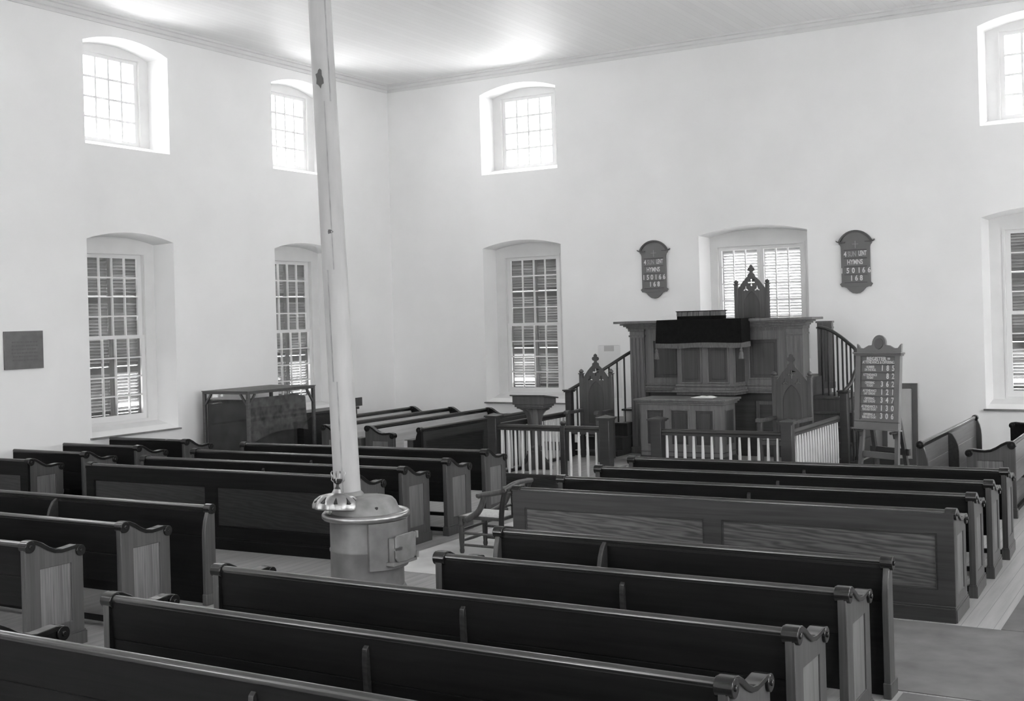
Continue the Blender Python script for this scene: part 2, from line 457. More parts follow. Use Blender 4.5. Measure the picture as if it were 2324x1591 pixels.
def window(i, kind, c, side, label):
    loc, rz = walls[side]; k = KINDS[kind]
    d = Matrix.Rotation(rz, 4, 'Z') @ Vector((c, 0, 0))
    w = thing('window_%d' % i, label, 'window', (loc[0]+d.x, loc[1]+d.y, 0), rz, kind='structure')
    A, B = outlines(kind, 0)
    def frame():
        m = MB().plate(B, WD, WD+.05, 'y', [rect(-k['ohw'], k['ohw'], k['oz0'], k['oz1'])])
        h = k['ohw']+.035                                   # bead round the sash opening
        m.plate(rect(-h, h, k['oz0']-.02, k['oz1']+.035), WD-.014, WD, 'y', [rect(-k['ohw']-.006, k['ohw']+.006, k['oz0'], k['oz1']+.004)])
        m.plate(rect(-k['ohw']-.03, k['ohw']+.03, k['oz0']-.03, k['oz1']+.03), WD+.05, WT-.02, 'y', [rect(-k['ohw'], k['ohw'], k['oz0'], k['oz1'])])
        return m.mesh('window_frame', M['white'])
    put('window_frame', cached(('frame', kind), frame), w)
    closed = side in ('left', 'back')
    if kind == 'low':
        zm = 2.36
        def up():
            a, gl = sash_mesh(k['ohw'], zm-.02, k['oz1'], 4, 4, WD+.055, WD+.09, stile=.08, bot=.05)
            return a.mesh('upper_sash', M['sash']), gl.mesh('glass', M['glass'])
        def lo():
            a, gl = sash_mesh(k['ohw'], k['oz0'], zm+.025, 4, 4, WD+.012, WD+.05, stile=.07, top=.05, bot=.085)
            return a.mesh('lower_sash', M['sash']), gl.mesh('glass', M['glass'])
        a, gl = cached('usash', up); s = put('upper_sash', a, w); put('glass', gl, s)
        a, gl = cached('lsash', lo); s = put('lower_sash', a, w); put('glass', gl, s)
        h = k['ohw']-.01; y = WT-.035-.03
        for j, (x0, x1) in enumerate(((-h, -.004), (.004, h)) if closed else ()):
            bright = (j == (1 if side == 'left' else 0))
            m = shutter_mb(x0, x1, k['oz0']+.01, k['oz1']-.01, y, math.radians(62), skip=((2,) if bright else ()),
                           rails=(1.85, 2.95), pitch=.05, width=.064, open_low=.30 if bright else .04)
            obj('shutter', m, M['shutter'], w)
        m = MB().plate([(-.0, .885), (-.0, .862), (.05, .862), (.05, .885)], -k['hw']-.03, k['hw']+.03, 'x')
        m = MB().box(-k['hw']-.03, k['hw']+.03, -.045, 0.0, .862, .888)
        obj('sill', m, M['sill'], w); m = MB()
        m.add([(-k['hw'], 0, .888), (k['hw'], 0, .888), (k['hw']-.05, WD, 1.012), (-k['hw']+.05, WD, 1.012),
               (-k['hw'], 0, .87), (k['hw'], 0, .87), (k['hw']-.05, WD, .97), (-k['hw']+.05, WD, .97)],
              [(0,1,2,3), (7,6,5,4), (0,4,5,1), (1,5,6,2), (2,6,7,3), (3,7,4,0)])
        obj('sill_slope', m, M['white'], w)
    elif kind == 'up':
        def s4():
            a, gl = sash_mesh(k['ohw'], k['oz0'], k['oz1'], 4, 4, WD+.02, WD+.055, stile=.075, top=.06, bot=.06, mw=.036)
            return a.mesh('sash', M['sash']), gl.mesh('glass', M['glass'])
        a, gl = cached('up4', s4); s = put('sash', a, w); put('glass', gl, s)
    else:
        for c0 in (-k['ohw']/2, k['ohw']/2):
            a, gl = sash_mesh(k['ohw']/2-.004, k['oz0'], k['oz1'], 3, 6, WD+.02, WD+.055, stile=.055, top=.06, bot=.07, c=c0)
            s = obj('casement_sash', a, M['sash'], w); obj('glass', gl, M['glass'], s)
        h = k['ohw']-.01; y = WT-.065
        for x0, x1 in ((-h, -.004), (.004, h)):
            obj('shutter', shutter_mb(x0, x1, k['oz0']+.01, k['oz1']-.01, y, math.radians(54), rails=(), pitch=.05, width=.048), M['shutterlight'], w)
    # daylight portal in the opening
    if kind != 'low' or not closed:
        li = bpy.data.lights.new('window_daylight', 'AREA'); li.shape = 'RECTANGLE'
        li.size = 2*k['ohw']; li.size_y = k['oz1']-k['oz0']; li.cycles.is_portal = True
        lo_ = bpy.data.objects.new('window_daylight', li); COL.objects.link(lo_)
        lo_.parent = w; lo_.location = (0, WT-.01, (k['oz0']+k['oz1'])/2); lo_.rotation_euler = (-PI/2, 0, 0)
    return w
wi = 1
names = {12.935: 'nearer', 17.03: 'farther'}
for y in SIDE_Y:
    for kind in ('low', 'up'):
        pos = {12.935: 'left of the display case' if kind == 'low' else 'left wall, nearer of the upper pair',
               17.03: 'left wall, partly behind the stovepipe'}.get(y, 'left wall, beyond the left edge of the view')
        window(wi, kind, y, 'left', ('shuttered lower sash window, ' if kind == 'low' else 'bright square upper window, ')+pos); wi += 1
for x in BACK_X:
    for kind in ('low', 'up'):
        pos = 'pulpit wall left of the pulpit' if x < -6 else 'pulpit wall at the far right edge'
        window(wi, kind, x, 'back', ('shuttered lower sash window, ' if kind == 'low' else 'bright square upper window, ')+pos); wi += 1
window(wi, 'pulpit', -6.83, 'back', 'wide casement window with bright louvres directly behind the pulpit'); wi += 1
for y in SIDE_Y:
    for kind in ('low', 'up'):
        window(wi, kind, -y, 'right', 'window of the right side wall, out of view'); wi += 1
for kind, c in wl_front:
    window(wi, kind, c, 'front', 'unseen window added behind the viewer for more light'); wi += 1

# ------------------------------------------------------------------ pews
CAP_PATH = [(-.018, .893), (.02, .899), (.06, .893), (.12, .864), (.18, .824), (.24, .795), (.30, .785), (.36, .789), (.43, .796), (.475, .790), (.505, .775)]
def end_outline():
    pts = [(-.035, 0), (.505, 0), (.505, .72)]
    pts += [(y, z-.012) for y, z in reversed(CAP_PATH[1:-1])]
    pts += [(-.035, .86)]
    return pts
PW = .052                                # thickness of an end panel
def pew_end_parts(root, x, outer, arm=True, plain=False):
    """end standing at local x, outward direction outer (+1/-1)"""
    x0, x1 = (x-PW, x) if outer > 0 else (x, x+PW)
    def ep():
        hole = rect(.10, .39, .20, .66)
        m = MB()
        xo, xi = (PW/2, -PW/2)
        if outer < 0: xo, xi = -PW/2, PW/2
        m.plate(end_outline(), xi, xo-outer*.014, 'x')
        m.plate(end_outline(), xo-outer*.014, xo, 'x', [hole])
        me = m.mesh('end_panel', M['pewend']); me.materials.append(M['pew'])
        for p in me.polygons:                       # inner face keeps the dark pew wood, without the painted-in window light
            if p.normal.x*outer < -.5: p.material_index = 1
        return me
    def rp():
        xo = outer*PW/2
        return MB().box(min(xo-outer*.013, xo-outer*.009), max(xo-outer*.013, xo-outer*.009), .10, .39, .20, .66).mesh('recessed_panel', M['pewendpanel'])
    def pl():
        xo = outer*PW/2
        return MB().box(-PW/2-.012, PW/2+.012, -.045, .52, 0, .10).box(-PW/2-.006, PW/2+.006, -.04, .512, .10, .115).mesh('plinth', M['pewend'])
    def cp():
        m = MB(); w = .082
        m.sweep([(-w/2, -.03), (w/2, -.03), (w/2, 0), (-w/2, 0)], [(0, y, z) for y, z in CAP_PATH], up=(0, 0, 1))
        m.cyl((-w/2-.004, .004, .851), (w/2+.004, .004, .851), .047, n=18)
        m.cyl((-w/2-.003, .478, .745), (w/2+.003, .478, .745), .044, n=18)
        for yy, zz in ((.004, .851), (.478, .745)):
            m.cyl((-w/2-.012, yy, zz), (w/2+.012, yy, zz), .015, n=10)
        return m.mesh('arm_cap', M['cap'])
    xc = (x0+x1)/2
    e = put('end_panel', cached(('ep', outer), ep), root, (xc, 0, 0), bevel=.004)
    put('recessed_panel', cached(('rp', outer), rp), e)
    put('plinth', cached('pl', pl), e, bevel=.003)
    put('arm_cap', cached('cp', cp), e, bevel=.004)
def fin_outline(d=.14, sgn=-1):
    return [(0, 0), (sgn*d, 0), (sgn*d, .60), (sgn*d*.93, .68), (sgn*d*.75, .76), (sgn*d*.45, .825), (0, .86)]
def panel_back(L, y0, y1, mats, root, npan=2, z0=.25, z1=.70):
    """panelled back facing -y; frame with recessed panels and a base moulding"""
    es, ms = .13, .16
    pw = (L-2*es-(npan-1)*ms)/npan
    holes = [rect(es+i*(pw+ms), es+i*(pw+ms)+pw, z0, z1) for i in range(npan)]
    f = MB().plate(rect(0, L, 0, .86), y0, y0+.018, 'y', holes)
    f.box(0, L, y0+.018, y1, 0, .86)
    fr = obj('back_board', f, mats[0], root)
    for h in holes:
        (a, b), (c, d) = h[0], h[2]
        m = MB().box(a, c, y0+.012, y0+.016, b, d)
        obj('recessed_panel', m, mats[1], fr)
        mo = MB().plate(rect(a, c, b, d), y0+.004, y0+.016, 'y', [rect(a+.016, c-.016, b+.016, d-.016)])
        obj('panel_moulding', mo, mats[0], fr, bevel=.004)
    obj('base_board', MB().box(-.004, L+.004, y0-.016, y0+.002, 0, .115).box(-.002, L+.002, y0-.010, y0+.002, .115, .13), mats[0], root, bevel=.004)
def pew(p0, p1, label, group, back='plain', ends='LR', style='dark', batten=True, bmat=None):
    """p0 -> p1 along the rail; faces to the left of that direction rotated +90 (local +y)"""
    d = Vector((p1[0]-p0[0], p1[1]-p0[1], 0)); L = d.length; rz = math.atan2(d.y, d.x)
    root = thing('church_pew', label, 'pew', (p0[0], p0[1], 0), rz, group)
    # top rail
    m = MB(); n = 10
    m.tube([(.03, 0, .862), (L-.03, 0, .862)], .026, 14)
    m.box(.03, L-.03, -.016, .016, .82, .85)
    obj('top_rail', m, M['pewrail'], root)
    if back == 'plain':
        b = MB()
        def sl(z): return -.018+(.86-z)*.05
        zs = [.385, .42, .615, .62, .625, .855]
        yo = {.62: .006}
        prof_b = [(sl(z)+yo.get(z, 0), z) for z in zs]+[(sl(z)+.024, z) for z in reversed([.385, .42, .855])]
        b.plate(prof_b, .03, L-.03, 'x')
        obj('back_board', b, bmat or M['pew'], root)
        if batten:
            m = MB().plate([(sl(.81)-.004, .81), (sl(.80)-.022, .795), (sl(.75)-.03, .74), (sl(.43)-.03, .43), (sl(.40)-.025, .39), (sl(.40), .39), (sl(.43)+.002, .43), (sl(.81)+.002, .81)], L/2-.015, L/2+.015, 'x')
            obj('batten', m, M['pewdark'], root, bevel=.006)
    else:
        mats = {'grain': (M['pewframe'], M['pewpanel']), 'dark': (M['pew'], M['pewdark'])}[style]  # grain style carries the window light in its paler tones
        panel_back(L, -.045, -.005, mats, root, npan=2 if L > 2 else 1)
    obj('seat', MB().box(.03, L-.03, .012, .50, .39, .42), bmat or M['pew'], root, bevel=.004)
    obj('foot_rail', MB().box(.03, L-.03, -.02, .02, .05, .09), M['pew'], root)
    if 'L' in ends: pew_end_parts(root, 0, -1)
    else: obj('wall_bracket', MB().plate([(0, 0), (.48, 0), (.48, .42), (.08, .46), (0, .84)], 0, .03, 'x'), M['pew'], root)
    if 'R' in ends: pew_end_parts(root, L, 1)
    else: obj('wall_bracket', MB().plate([(0, 0), (.48, 0), (.48, .42), (.08, .46), (0, .84)], L-.03, L, 'x'), M['pew'], root)
    return root
def screen(p0, p1, label, group, side=-1, panelled=False, fins=(.28,), mats=None):
    """low pew-front screen: rail, boards to the floor, curved brackets on one side"""
    d = Vector((p1[0]-p0[0], p1[1]-p0[1], 0)); L = d.length; rz = math.atan2(d.y, d.x)
    root = thing('pew_screen', label, 'pew screen', (p0[0], p0[1], 0), rz, group)
    mats = mats or (M['pew'], M['pewdark'], M['pewend'])
    m = MB().tube([(0, 0, .862), (L, 0, .862)], .026, 14).box(0, L, -.016, .016, .82, .85)
    obj('top_rail', m, M['pewrail'] if not mats[0] is M['pewframe'] else M['pewrail'], root)
    if panelled: panel_back(L, -.014, .02, (mats[0], mats[1]), root)
    else:
        b = MB().plate([(-.012, 0), (-.012, .60), (-.007, .605), (-.012, .61), (-.012, .86), (.012, .86), (.012, 0)], 0, L, 'x')
        obj('back_board', b, mats[0], root)
    for x in (0, L):
        e = MB().plate(fin_outline(.085, side)+[(-side*.045, .85), (-side*.045, 0)], x-.02, x+.02, 'x')
        e.box(x-.026, x+.026, -.09, .09, 0, .1) if not panelled else None
        o = obj('end_board', e, mats[2], root, bevel=.005)
        obj('scroll', MB().cyl((x-.04, 0, .855), (x+.04, 0, .855), .046, n=18).cyl((x-.05, 0, .855), (x+.05, 0, .855), .015, n=10), M['cap'], o, bevel=.004)
    for fr in fins:
        obj('bracket', MB().plate(fin_outline(.14, side), fr*L-.016, fr*L+.016, 'x'), M['pewframe'], root, bevel=.005)
    return root
GR, GL_, GW, GT = 'pews of the right-hand block', 'pews of the left-hand block', 'short pews along the left wall', 'pews of the side corners'
XRa, XRb = -5.87, -1.88
pew((XRa, 4.15), (XRb, 4.14), 'nearest dark plain-backed pew, its rail running off the bottom edge of the photo', GR)
pew((XRa, 5.005), (XRb, 4.985), 'dark plain-backed pew second from the bottom edge, left scroll beside the left aisle', GR)
pew((XRa, 5.925), (XRb, 5.925), 'long dark plain-backed pew whose rail hides the foot of the stove', GR)
pew((-4.70, 6.86), (XRb, 6.89), 'shorter dark plain-backed pew just right of the stove foot', GR)
screen((-4.80, 7.855), (XRb, 7.848), 'low dark screen with one curved bracket, between the shorter pew and the grained panelled pew', 'low pew-front screens', fins=(.31,))
pew((-5.83, 9.835), (-1.84, 9.895), 'pew with window-lit grained two-panel back, right of the armchair', GR, back='panel', style='grain')
pew((-5.79, 10.66), (-1.84, 10.80), 'plain dark pew directly beyond the grained panelled pew', GR)
pew((-5.79, 11.50), (-1.83, 11.63), 'plain dark pew, middle of the three beyond the grained panelled pew', GR)
pew((-5.80, 12.36), (-1.83, 12.54), 'plain dark pew nearest the front communion railing', GR)
XLa, XLb = -11.72, -7.84
pew((XLa, 5.94), (XLb-.02, 5.97), 'dark pew cut by the left edge, whose carved end stands lowest at lower left', GL_)
pew((XLa, 6.86), (XLb-.02, 6.89), 'dark pew at lower left, its pale-panelled end one step farther than the lowest one', GL_)
screen((XLa, 7.85), (XLb-.03, 7.88), 'low dark screen at the left beside the cross aisle, with a thin upright end', 'low pew-front screens', fins=(.475,))
pew((XLa-.08, 9.84), (XLb+.02, 9.95), 'dark two-panel-backed pew directly behind the stove', GL_, back='panel')
pew((XLa+.02, 10.59), (XLb+.08, 10.715), 'dark pew of the left block whose full carved end stands just right of the stove', GL_)
pew((XLa+.06, 11.41), (XLb+.12, 11.525), 'dark pew with carved end midway between stove and communion rail', GL_)
pew((XLa+.12, 12.27), (XLb+.06, 12.46), 'dark pew of the left block closest to the communion rail', GL_)
pew((-14.34, 9.80), (-12.89, 9.85), 'short panelled pew at the extreme left edge under the wall tablet', GW, back='panel', ends='R', batten=False)
pew((-14.32, 10.67), (-12.85, 10.67), 'short wall pew, second from the left edge', GW, ends='R', batten=False)
pew((-14.31, 11.485), (-12.75, 11.47), 'short wall pew below the near left window', GW, ends='R', batten=False)
pew((-14.31, 12.32), (-12.73, 12.33), 'short wall pew closest to the display case', GW, ends='R', batten=False)
# side corner pews: left corner faces +x, right corner faces -x
screen((-10.33, 14.70), (-10.33, 18.40), 'dark panelled screen at the left end of the communion rail, in front of pale-backed pews', 'low pew-front screens', panelled=True, side=1, fins=(.5,), mats=(M['pewframe'], M['pewdark'], M['pew']))
pew((-11.40, 18.38), (-11.37, 14.76), 'pale-backed corner pew nearest the dark panelled screen', GT, batten=False, bmat=M['pewpale'])
pew((-12.20, 18.36), (-12.20, 14.72), 'pale-backed corner pew, middle of three, just right of the stovepipe', GT, batten=False, bmat=M['pewpale'])
pew((-13.06, 18.36), (-13.05, 16.05), 'shorter pale-backed corner pew farthest left, its near end behind the stovepipe', GT, batten=False, bmat=M['pewpale'])
screen((-3.10, 14.72), (-3.10, 18.42), 'mid-brown corner screen with dark curved brackets at the right', 'low pew-front screens', side=-1, fins=(.44,), mats=(M['pewmid'], M['pewmid'], M['pewend']))
pew((-2.12, 14.96), (-2.14, 18.60), 'corner pew at the right edge facing the pulpit, seen from its carved end', GT, batten=False, bmat=M['pewmid'])

# ------------------------------------------------------------------ chancel platform and communion rails
ZP = .25
XC = -6.83
mb = MB().box(-9.15, -4.51, 14.52, 19.63, 0, ZP-.003)
pl = obj('chancel_platform', mb, M['pewdark'])
obj('platform_boards', MB().box(-9.08, -4.58, 14.66, 19.62, ZP-.01, ZP), M['floor'], pl)
tag(pl, 'low board platform under the pulpit and communion rails', 'platform', kind='structure')

def newel(parent, x, y, z0, z1, w=.13, ball=False):
    m = MB().box(x-w/2, x+w/2, y-w/2, y+w/2, z0, z1)
    p = obj('newel_post', m, M['rail'], parent, bevel=.006)
    c = MB()
    if ball: c.lathe([(.0, z1+.07), (.035, z1+.06), (.045, z1+.035), (.035, z1+.01), (.025, z1)][::-1], (x, y, 0), 16)
    else:
        a = w/2+.035
        c.box(x-a+.015, x+a-.015, y-a+.015, y+a-.015, z1-.012, z1+.006).box(x-a, x+a, y-a, y+a, z1+.006, z1+.024)
        b = w/2-.01
        c.add([(x-a,y-a,z1+.024),(x+a,y-a,z1+.024),(x+a,y+a,z1+.024),(x-a,y+a,z1+.024),(x,y,z1+.06)], [(0,1,4),(1,2,4),(2,3,4),(3,0,4)])
    obj('post_cap', c, M['rail'], p)
def rail_run(parent, a, b, n, zt=.985, zb=.30, first=.0, skip_bottom=False):
    a, b = Vector(a), Vector(b); d = b-a
    m = MB().tube([a+Vector((0,0,zt-.03)), b+Vector((0,0,zt-.03))], .034, 14)
    dz = Vector((0,0,zt-.065)); m.beam(a+dz, b+dz, .05, .03)
    obj('top_rail', m, M['rail'], parent)
    if not skip_bottom:
        m = MB().beam(a+Vector((0,0,zb-.035)), b+Vector((0,0,zb-.035)), .08, .06)
        obj('bottom_rail', m, M['rail'], parent, bevel=.005)
    for i in range(n):
        p = a+d*((i+.5)/n)
        k = 'bal'
        def bm_():
            return MB().lathe([(.017, -.345), (.020, -.25), (.021, -.1), (.0195, .1), (.0165, .25), (.014, .345)], n=10).mesh('baluster', M['baluster'])
        o = put('baluster', cached(('bal'), bm_), parent, (p.x, p.y, (zt-.08+zb)/2-.002))
        o.scale.z = (zt-.08-zb+.03)/.69
YR = 14.62
cr = thing('communion_rail', 'left part of the white-balustered communion rail, before the pedestal desk', 'railing', (-8.98, YR, 0), group='communion rails')
X0, Y0 = -8.98, YR
newel(cr, 0, 0, ZP, 1.085, .14); newel(cr, -7.21-X0, .02, ZP, 1.085, .15); newel(cr, -7.86-X0, 0, ZP, .985, .075, ball=True)
rail_run(cr, (.07, 0, 0), (-7.90-X0, 0, 0), 9); rail_run(cr, (-7.82-X0, 0, 0), (-7.285-X0, 0, 0), 4, skip_bottom=True, zb=.29)
rail_run(cr, (0, .07, 0), (0, 2.28, 0), 19)
cr2 = thing('communion_rail', 'right part of the white-balustered communion rail, before the table and right throne', 'railing', (-4.68, YR, 0), group='communion rails')
X0 = -4.68
newel(cr2, 0, 0, ZP, 1.085, .14); newel(cr2, -6.45-X0, .02, ZP, 1.085, .15)
rail_run(cr2, (-6.45-X0+.075, 0, 0), (-.07, 0, 0), 13, zt=.975); rail_run(cr2, (0, .07, 0), (0, 2.28, 0), 19)

# ------------------------------------------------------------------ pulpit
pu = thing('pulpit', 'large dark panelled wooden pulpit with projecting front bay and fluted end pilasters', 'pulpit', (XC, 17.75, ZP))
def P(name, mb, mat, parent=pu, bevel=0): return obj(name, mb, mat, parent, bevel=bevel)
HW = 1.425                                   # half width over the pilasters
zt = 2.385-ZP                                # top of the shelf
# lower base, recessed
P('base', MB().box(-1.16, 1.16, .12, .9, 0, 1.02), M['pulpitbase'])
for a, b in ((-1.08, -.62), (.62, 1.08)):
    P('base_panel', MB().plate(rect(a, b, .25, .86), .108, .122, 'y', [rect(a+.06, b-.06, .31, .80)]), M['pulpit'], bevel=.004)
# upper body with panels
pz0, pz1 = 1.20, 1.83
bp = [rect(-1.04, -.56, pz0, pz1), rect(.56, 1.04, pz0, pz1)]
body = P('front_panel', MB().plate(rect(-1.17, 1.17, 1.02, 1.93), 0, .03, 'y', bp).box(-1.17, 1.17, .03, .08, 1.02, 1.93), M['pulpit'])
for h in bp:
    (a, b), (c, d) = h[0], h[2]
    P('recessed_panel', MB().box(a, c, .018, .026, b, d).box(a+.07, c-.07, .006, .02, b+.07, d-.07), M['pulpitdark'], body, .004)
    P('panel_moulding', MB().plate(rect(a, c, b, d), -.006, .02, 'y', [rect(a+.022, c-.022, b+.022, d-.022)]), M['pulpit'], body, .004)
def pilaster(x0, x1, y0, y1, z0, z1):
    m = MB().box(x0, x1, y0+.012, y1, z0, z1)
    n = 4; w = (x1-x0)
    for i in range(n):
        a = x0+w*(i+.08)/n; m.box(a, a+w*.62/n, y0, y0+.014, z0+.12, z1-.14)
    m.box(x0-.015, x1+.015, y0-.012, y1, z0, z0+.10); m.box(x0-.01, x1+.01, y0-.01, y1, z1-.12, z1-.09)
    m.box(x0-.015, x1+.015, y0-.016, y1, z1-.03, z1)
    return m
P('pilaster', pilaster(-HW, -1.17, -.04, .30, 0, 2.0), M['pulpit'], bevel=.003)
P('pilaster', pilaster(1.17, HW, -.04, .30, 0, 2.0), M['pulpit'], bevel=.003)
# front bay (chamfered) : plan polygon
def bay(hwf, yf, hwb): return [(-hwb, .06), (-hwf, yf), (hwf, yf), (hwb, .06)]
by = P('bay', MB().plate(bay(.455, -.40, .51), 1.06, 2.00, 'z'), M['pulpit'], bevel=.003)
for a, b in ((-.38, -.06), (.06, .38)):
    z0, z1 = 1.17, 1.72
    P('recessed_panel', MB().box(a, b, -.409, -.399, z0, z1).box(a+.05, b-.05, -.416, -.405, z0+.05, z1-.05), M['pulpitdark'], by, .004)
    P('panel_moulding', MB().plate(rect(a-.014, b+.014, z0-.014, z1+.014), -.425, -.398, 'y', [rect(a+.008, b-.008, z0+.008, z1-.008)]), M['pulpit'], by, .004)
for s in (-1, 1):                              # panels on the chamfered cheeks
    a, b = Vector((s*.455, -.40, 0)), Vector((s*.51, .06, 0)); d = (b-a); n_ = Vector((s*d.y, -s*d.x, 0)).normalized()
    p0, p1 = a+d*.2+n_*.004, a+d*.8+n_*.004
    m = MB().beam(p0+Vector((0,0,1.445)), p1+Vector((0,0,1.445)), .012, .55)
    P('recessed_panel', m, M['pulpitdark'], by)
# base mouldings of the upper body
m = MB()
for z0, z1, o in ((.985, 1.025, .02), (1.025, 1.05, .055), (1.05, 1.085, .03), (1.10, 1.13, .02)):
    m.box(-1.18, 1.18, -o, .08, z0, z1)
P('base_moulding', m, M['pulpit'], bevel=.006)
m = MB()
for z0, z1, o in ((.975, 1.02, .015), (1.02, 1.05, .07), (1.05, 1.09, .04), (1.11, 1.14, .025)):
    m.plate(bay(.455+o, -.40-o, .51+o), z0, z1, 'z')
P('bay_moulding', m, M['pulpit'], bevel=.006)
# frieze, cornice and top shelf
m = MB().box(-1.17, 1.17, -.01, .25, 1.93, 2.00)
for i in range(18):
    x = .58+.03*i
    if x < 1.15: m.box(x, x+.018, -.02, 0, 1.945, 1.985)
P('frieze', m, M['pulpit'])
m = MB()
for z0, z1, o in ((2.0, 2.02, .02), (2.02, 2.045, .04), (2.045, 2.07, .075), (2.07, 2.095, .115)):
    m.box(-HW-o, HW+o, -.04-o, .30, z0, z1)
P('cornice', m, M['pulpit'], bevel=.005)
sh = [(-HW-.21, -.20), (-.715, -.20), (-.71, -.50), (.62, -.50), (.625, -.20), (HW+.21, -.20), (HW+.21, .36), (-HW-.21, .36)]
P('top_shelf', MB().plate(sh, 2.098, zt, 'z'), M['pulpit'], bevel=.006)
P('bay_cornice', MB().plate(bay(.55, -.44, .60), 2.0, 2.098, 'z'), M['pulpit'], bevel=.006)
P('pulpit_floor', MB().box(-1.40, 1.40, .08, 1.60, 1.13, 1.20), M['pulpitbase'])
P('rear_pilaster', pilaster(1.33, 1.56, 1.05, 1.17, 1.0, 2.06), M['pulpit'])
P('rear_pilaster', pilaster(-1.56, -1.33, 1.05, 1.17, 1.0, 2.06), M['pulpit'])
P('side_base', MB().box(-1.40, -1.16, .30, 1.55, 0, 1.13).box(1.16, 1.40, .30, 1.55, 0, 1.13), M['pulpitbase'])

# cloth hanging over the bay
cl = thing('pulpit_cloth', 'black velvet cloth with fringe and tassels hung over the pulpit bay', 'cloth', (XC, 17.75, ZP))
zc = zt+.004
def drape(y_off, z0, z1):
    pts = [(-.735, -.14-y_off), (-.73, -.51-y_off), (.64, -.51-y_off), (.645, -.14-y_off)]
    out = []
    for (a, b), (c, d) in zip(pts[:-1], pts[1:]):
        n = 14 if abs(c-a) > .5 else 5
        out += [(a+(c-a)*i/n, b+(d-b)*i/n) for i in range(n)]
    out.append(pts[-1])
    return out
ring = drape(.01, 0, 0)
m = MB(); rows = []
for j, z in enumerate((zc+.002, zc-.02, zc-.15, zc-.27, zc-.355)):
    r = []
    for i, (a, b) in enumerate(ring):
        w = .006*math.sin(i*1.7)*(j/4.0); k = 1+.006*j
        r.append((a*k, b*k+w-.004*j, z+.006*math.sin(i*.6)*(j == 4)))
    rows.append(r)
for r0, r1 in zip(rows[:-1], rows[1:]): m.loft(r0, r1, closed=False, smooth=True)
inner = [[(x*.985, y*.985+.0, z) for x, y, z in r] for r in rows]
for r0, r1 in zip(inner[:-1], inner[1:]): m.loft(r0, r1, closed=False, smooth=True)
m.loft(rows[-1], inner[-1], closed=False)
m.plate([(x, y) for x, y, z in rows[0]]+[(.60, .10), (-.68, .10)], zc-.001, zc+.006, 'z')
obj('velvet', m, M['cloth'], cl)
m = MB()
fr = rows[-1]; fr2 = [(x*1.004, y*1.004, z-.075+random.uniform(-.006, .006)) for x, y, z in fr]
m.loft(fr, fr2, closed=False); fi = [(x*.988, y*.988, z) for x, y, z in fr]; fi2 = [(x*.988, y*.988, z) for x, y, z in fr2]
m.loft(fi, fi2, closed=False); m.loft(fr2, fi2, closed=False); m.loft(fr, fi, closed=False)
obj('fringe', m, M['fringe'], cl)
for x, y in ((-.73, -.55), (.645, -.55)):
    m = MB().lathe([(.006, zc-.36), (.008, zc-.44), (.022, zc-.455), (.026, zc-.475), (.02, zc-.49), (.034, zc-.52), (.042, zc-.60), (.0, zc-.60)], (x, y, 0), 12)
    obj('tassel', m, M['fringe'], cl)
# large book
bk = thing('large_book', 'large thick book with ribbed page edges lying on the black pulpit cloth', 'book', (XC-.10, 17.42, zt+ZP+.012))
obj('cover', MB().box(-.36, .36, -.02, .22, 0, .05).box(-.375, .375, -.03, .23, .118, .13), M['cloth'], bk, bevel=.004)
m = MB(); n = 24
for i in range(n):
    a = -.365+.73*i/n; m.box(a, a+.73/n*.9, -.012-.006*(i % 3), .215, .05, .118)
obj('pages', m, M['pages'], bk)

# curved stairs on both sides
RP = [(2.22, -.75, 1.33), (2.29, -.65, 1.43), (2.33, -.55, 1.585), (2.33, -.35, 1.70), (2.225, -.05, 1.875), (2.06, .15, 1.985), (1.88, .35, 2.085), (1.66, .55, 2.182), (1.47, .66, 2.225)]
def smooth_path(pts, n=8):
    pts = [Vector(p) for p in pts]; out = []
    for i in range(len(pts)-1):
        p0 = pts[max(i-1, 0)]; p1 = pts[i]; p2 = pts[i+1]; p3 = pts[min(i+2, len(pts)-1)]
        for k in range(n):
            t = k/n
            out.append(.5*((2*p1)+(p2-p0)*t+(2*p0-5*p1+4*p2-p3)*t*t+(3*p1-p0-3*p2+p3)*t**3))
    out.append(pts[-1]); return out
RPL = [(2.19, -.73, 1.31), (2.03, -.54, 1.43), (1.80, -.255, 1.62), (1.565, .03, 1.82), (1.42, .21, 1.94), (1.36, .45, 2.06)]
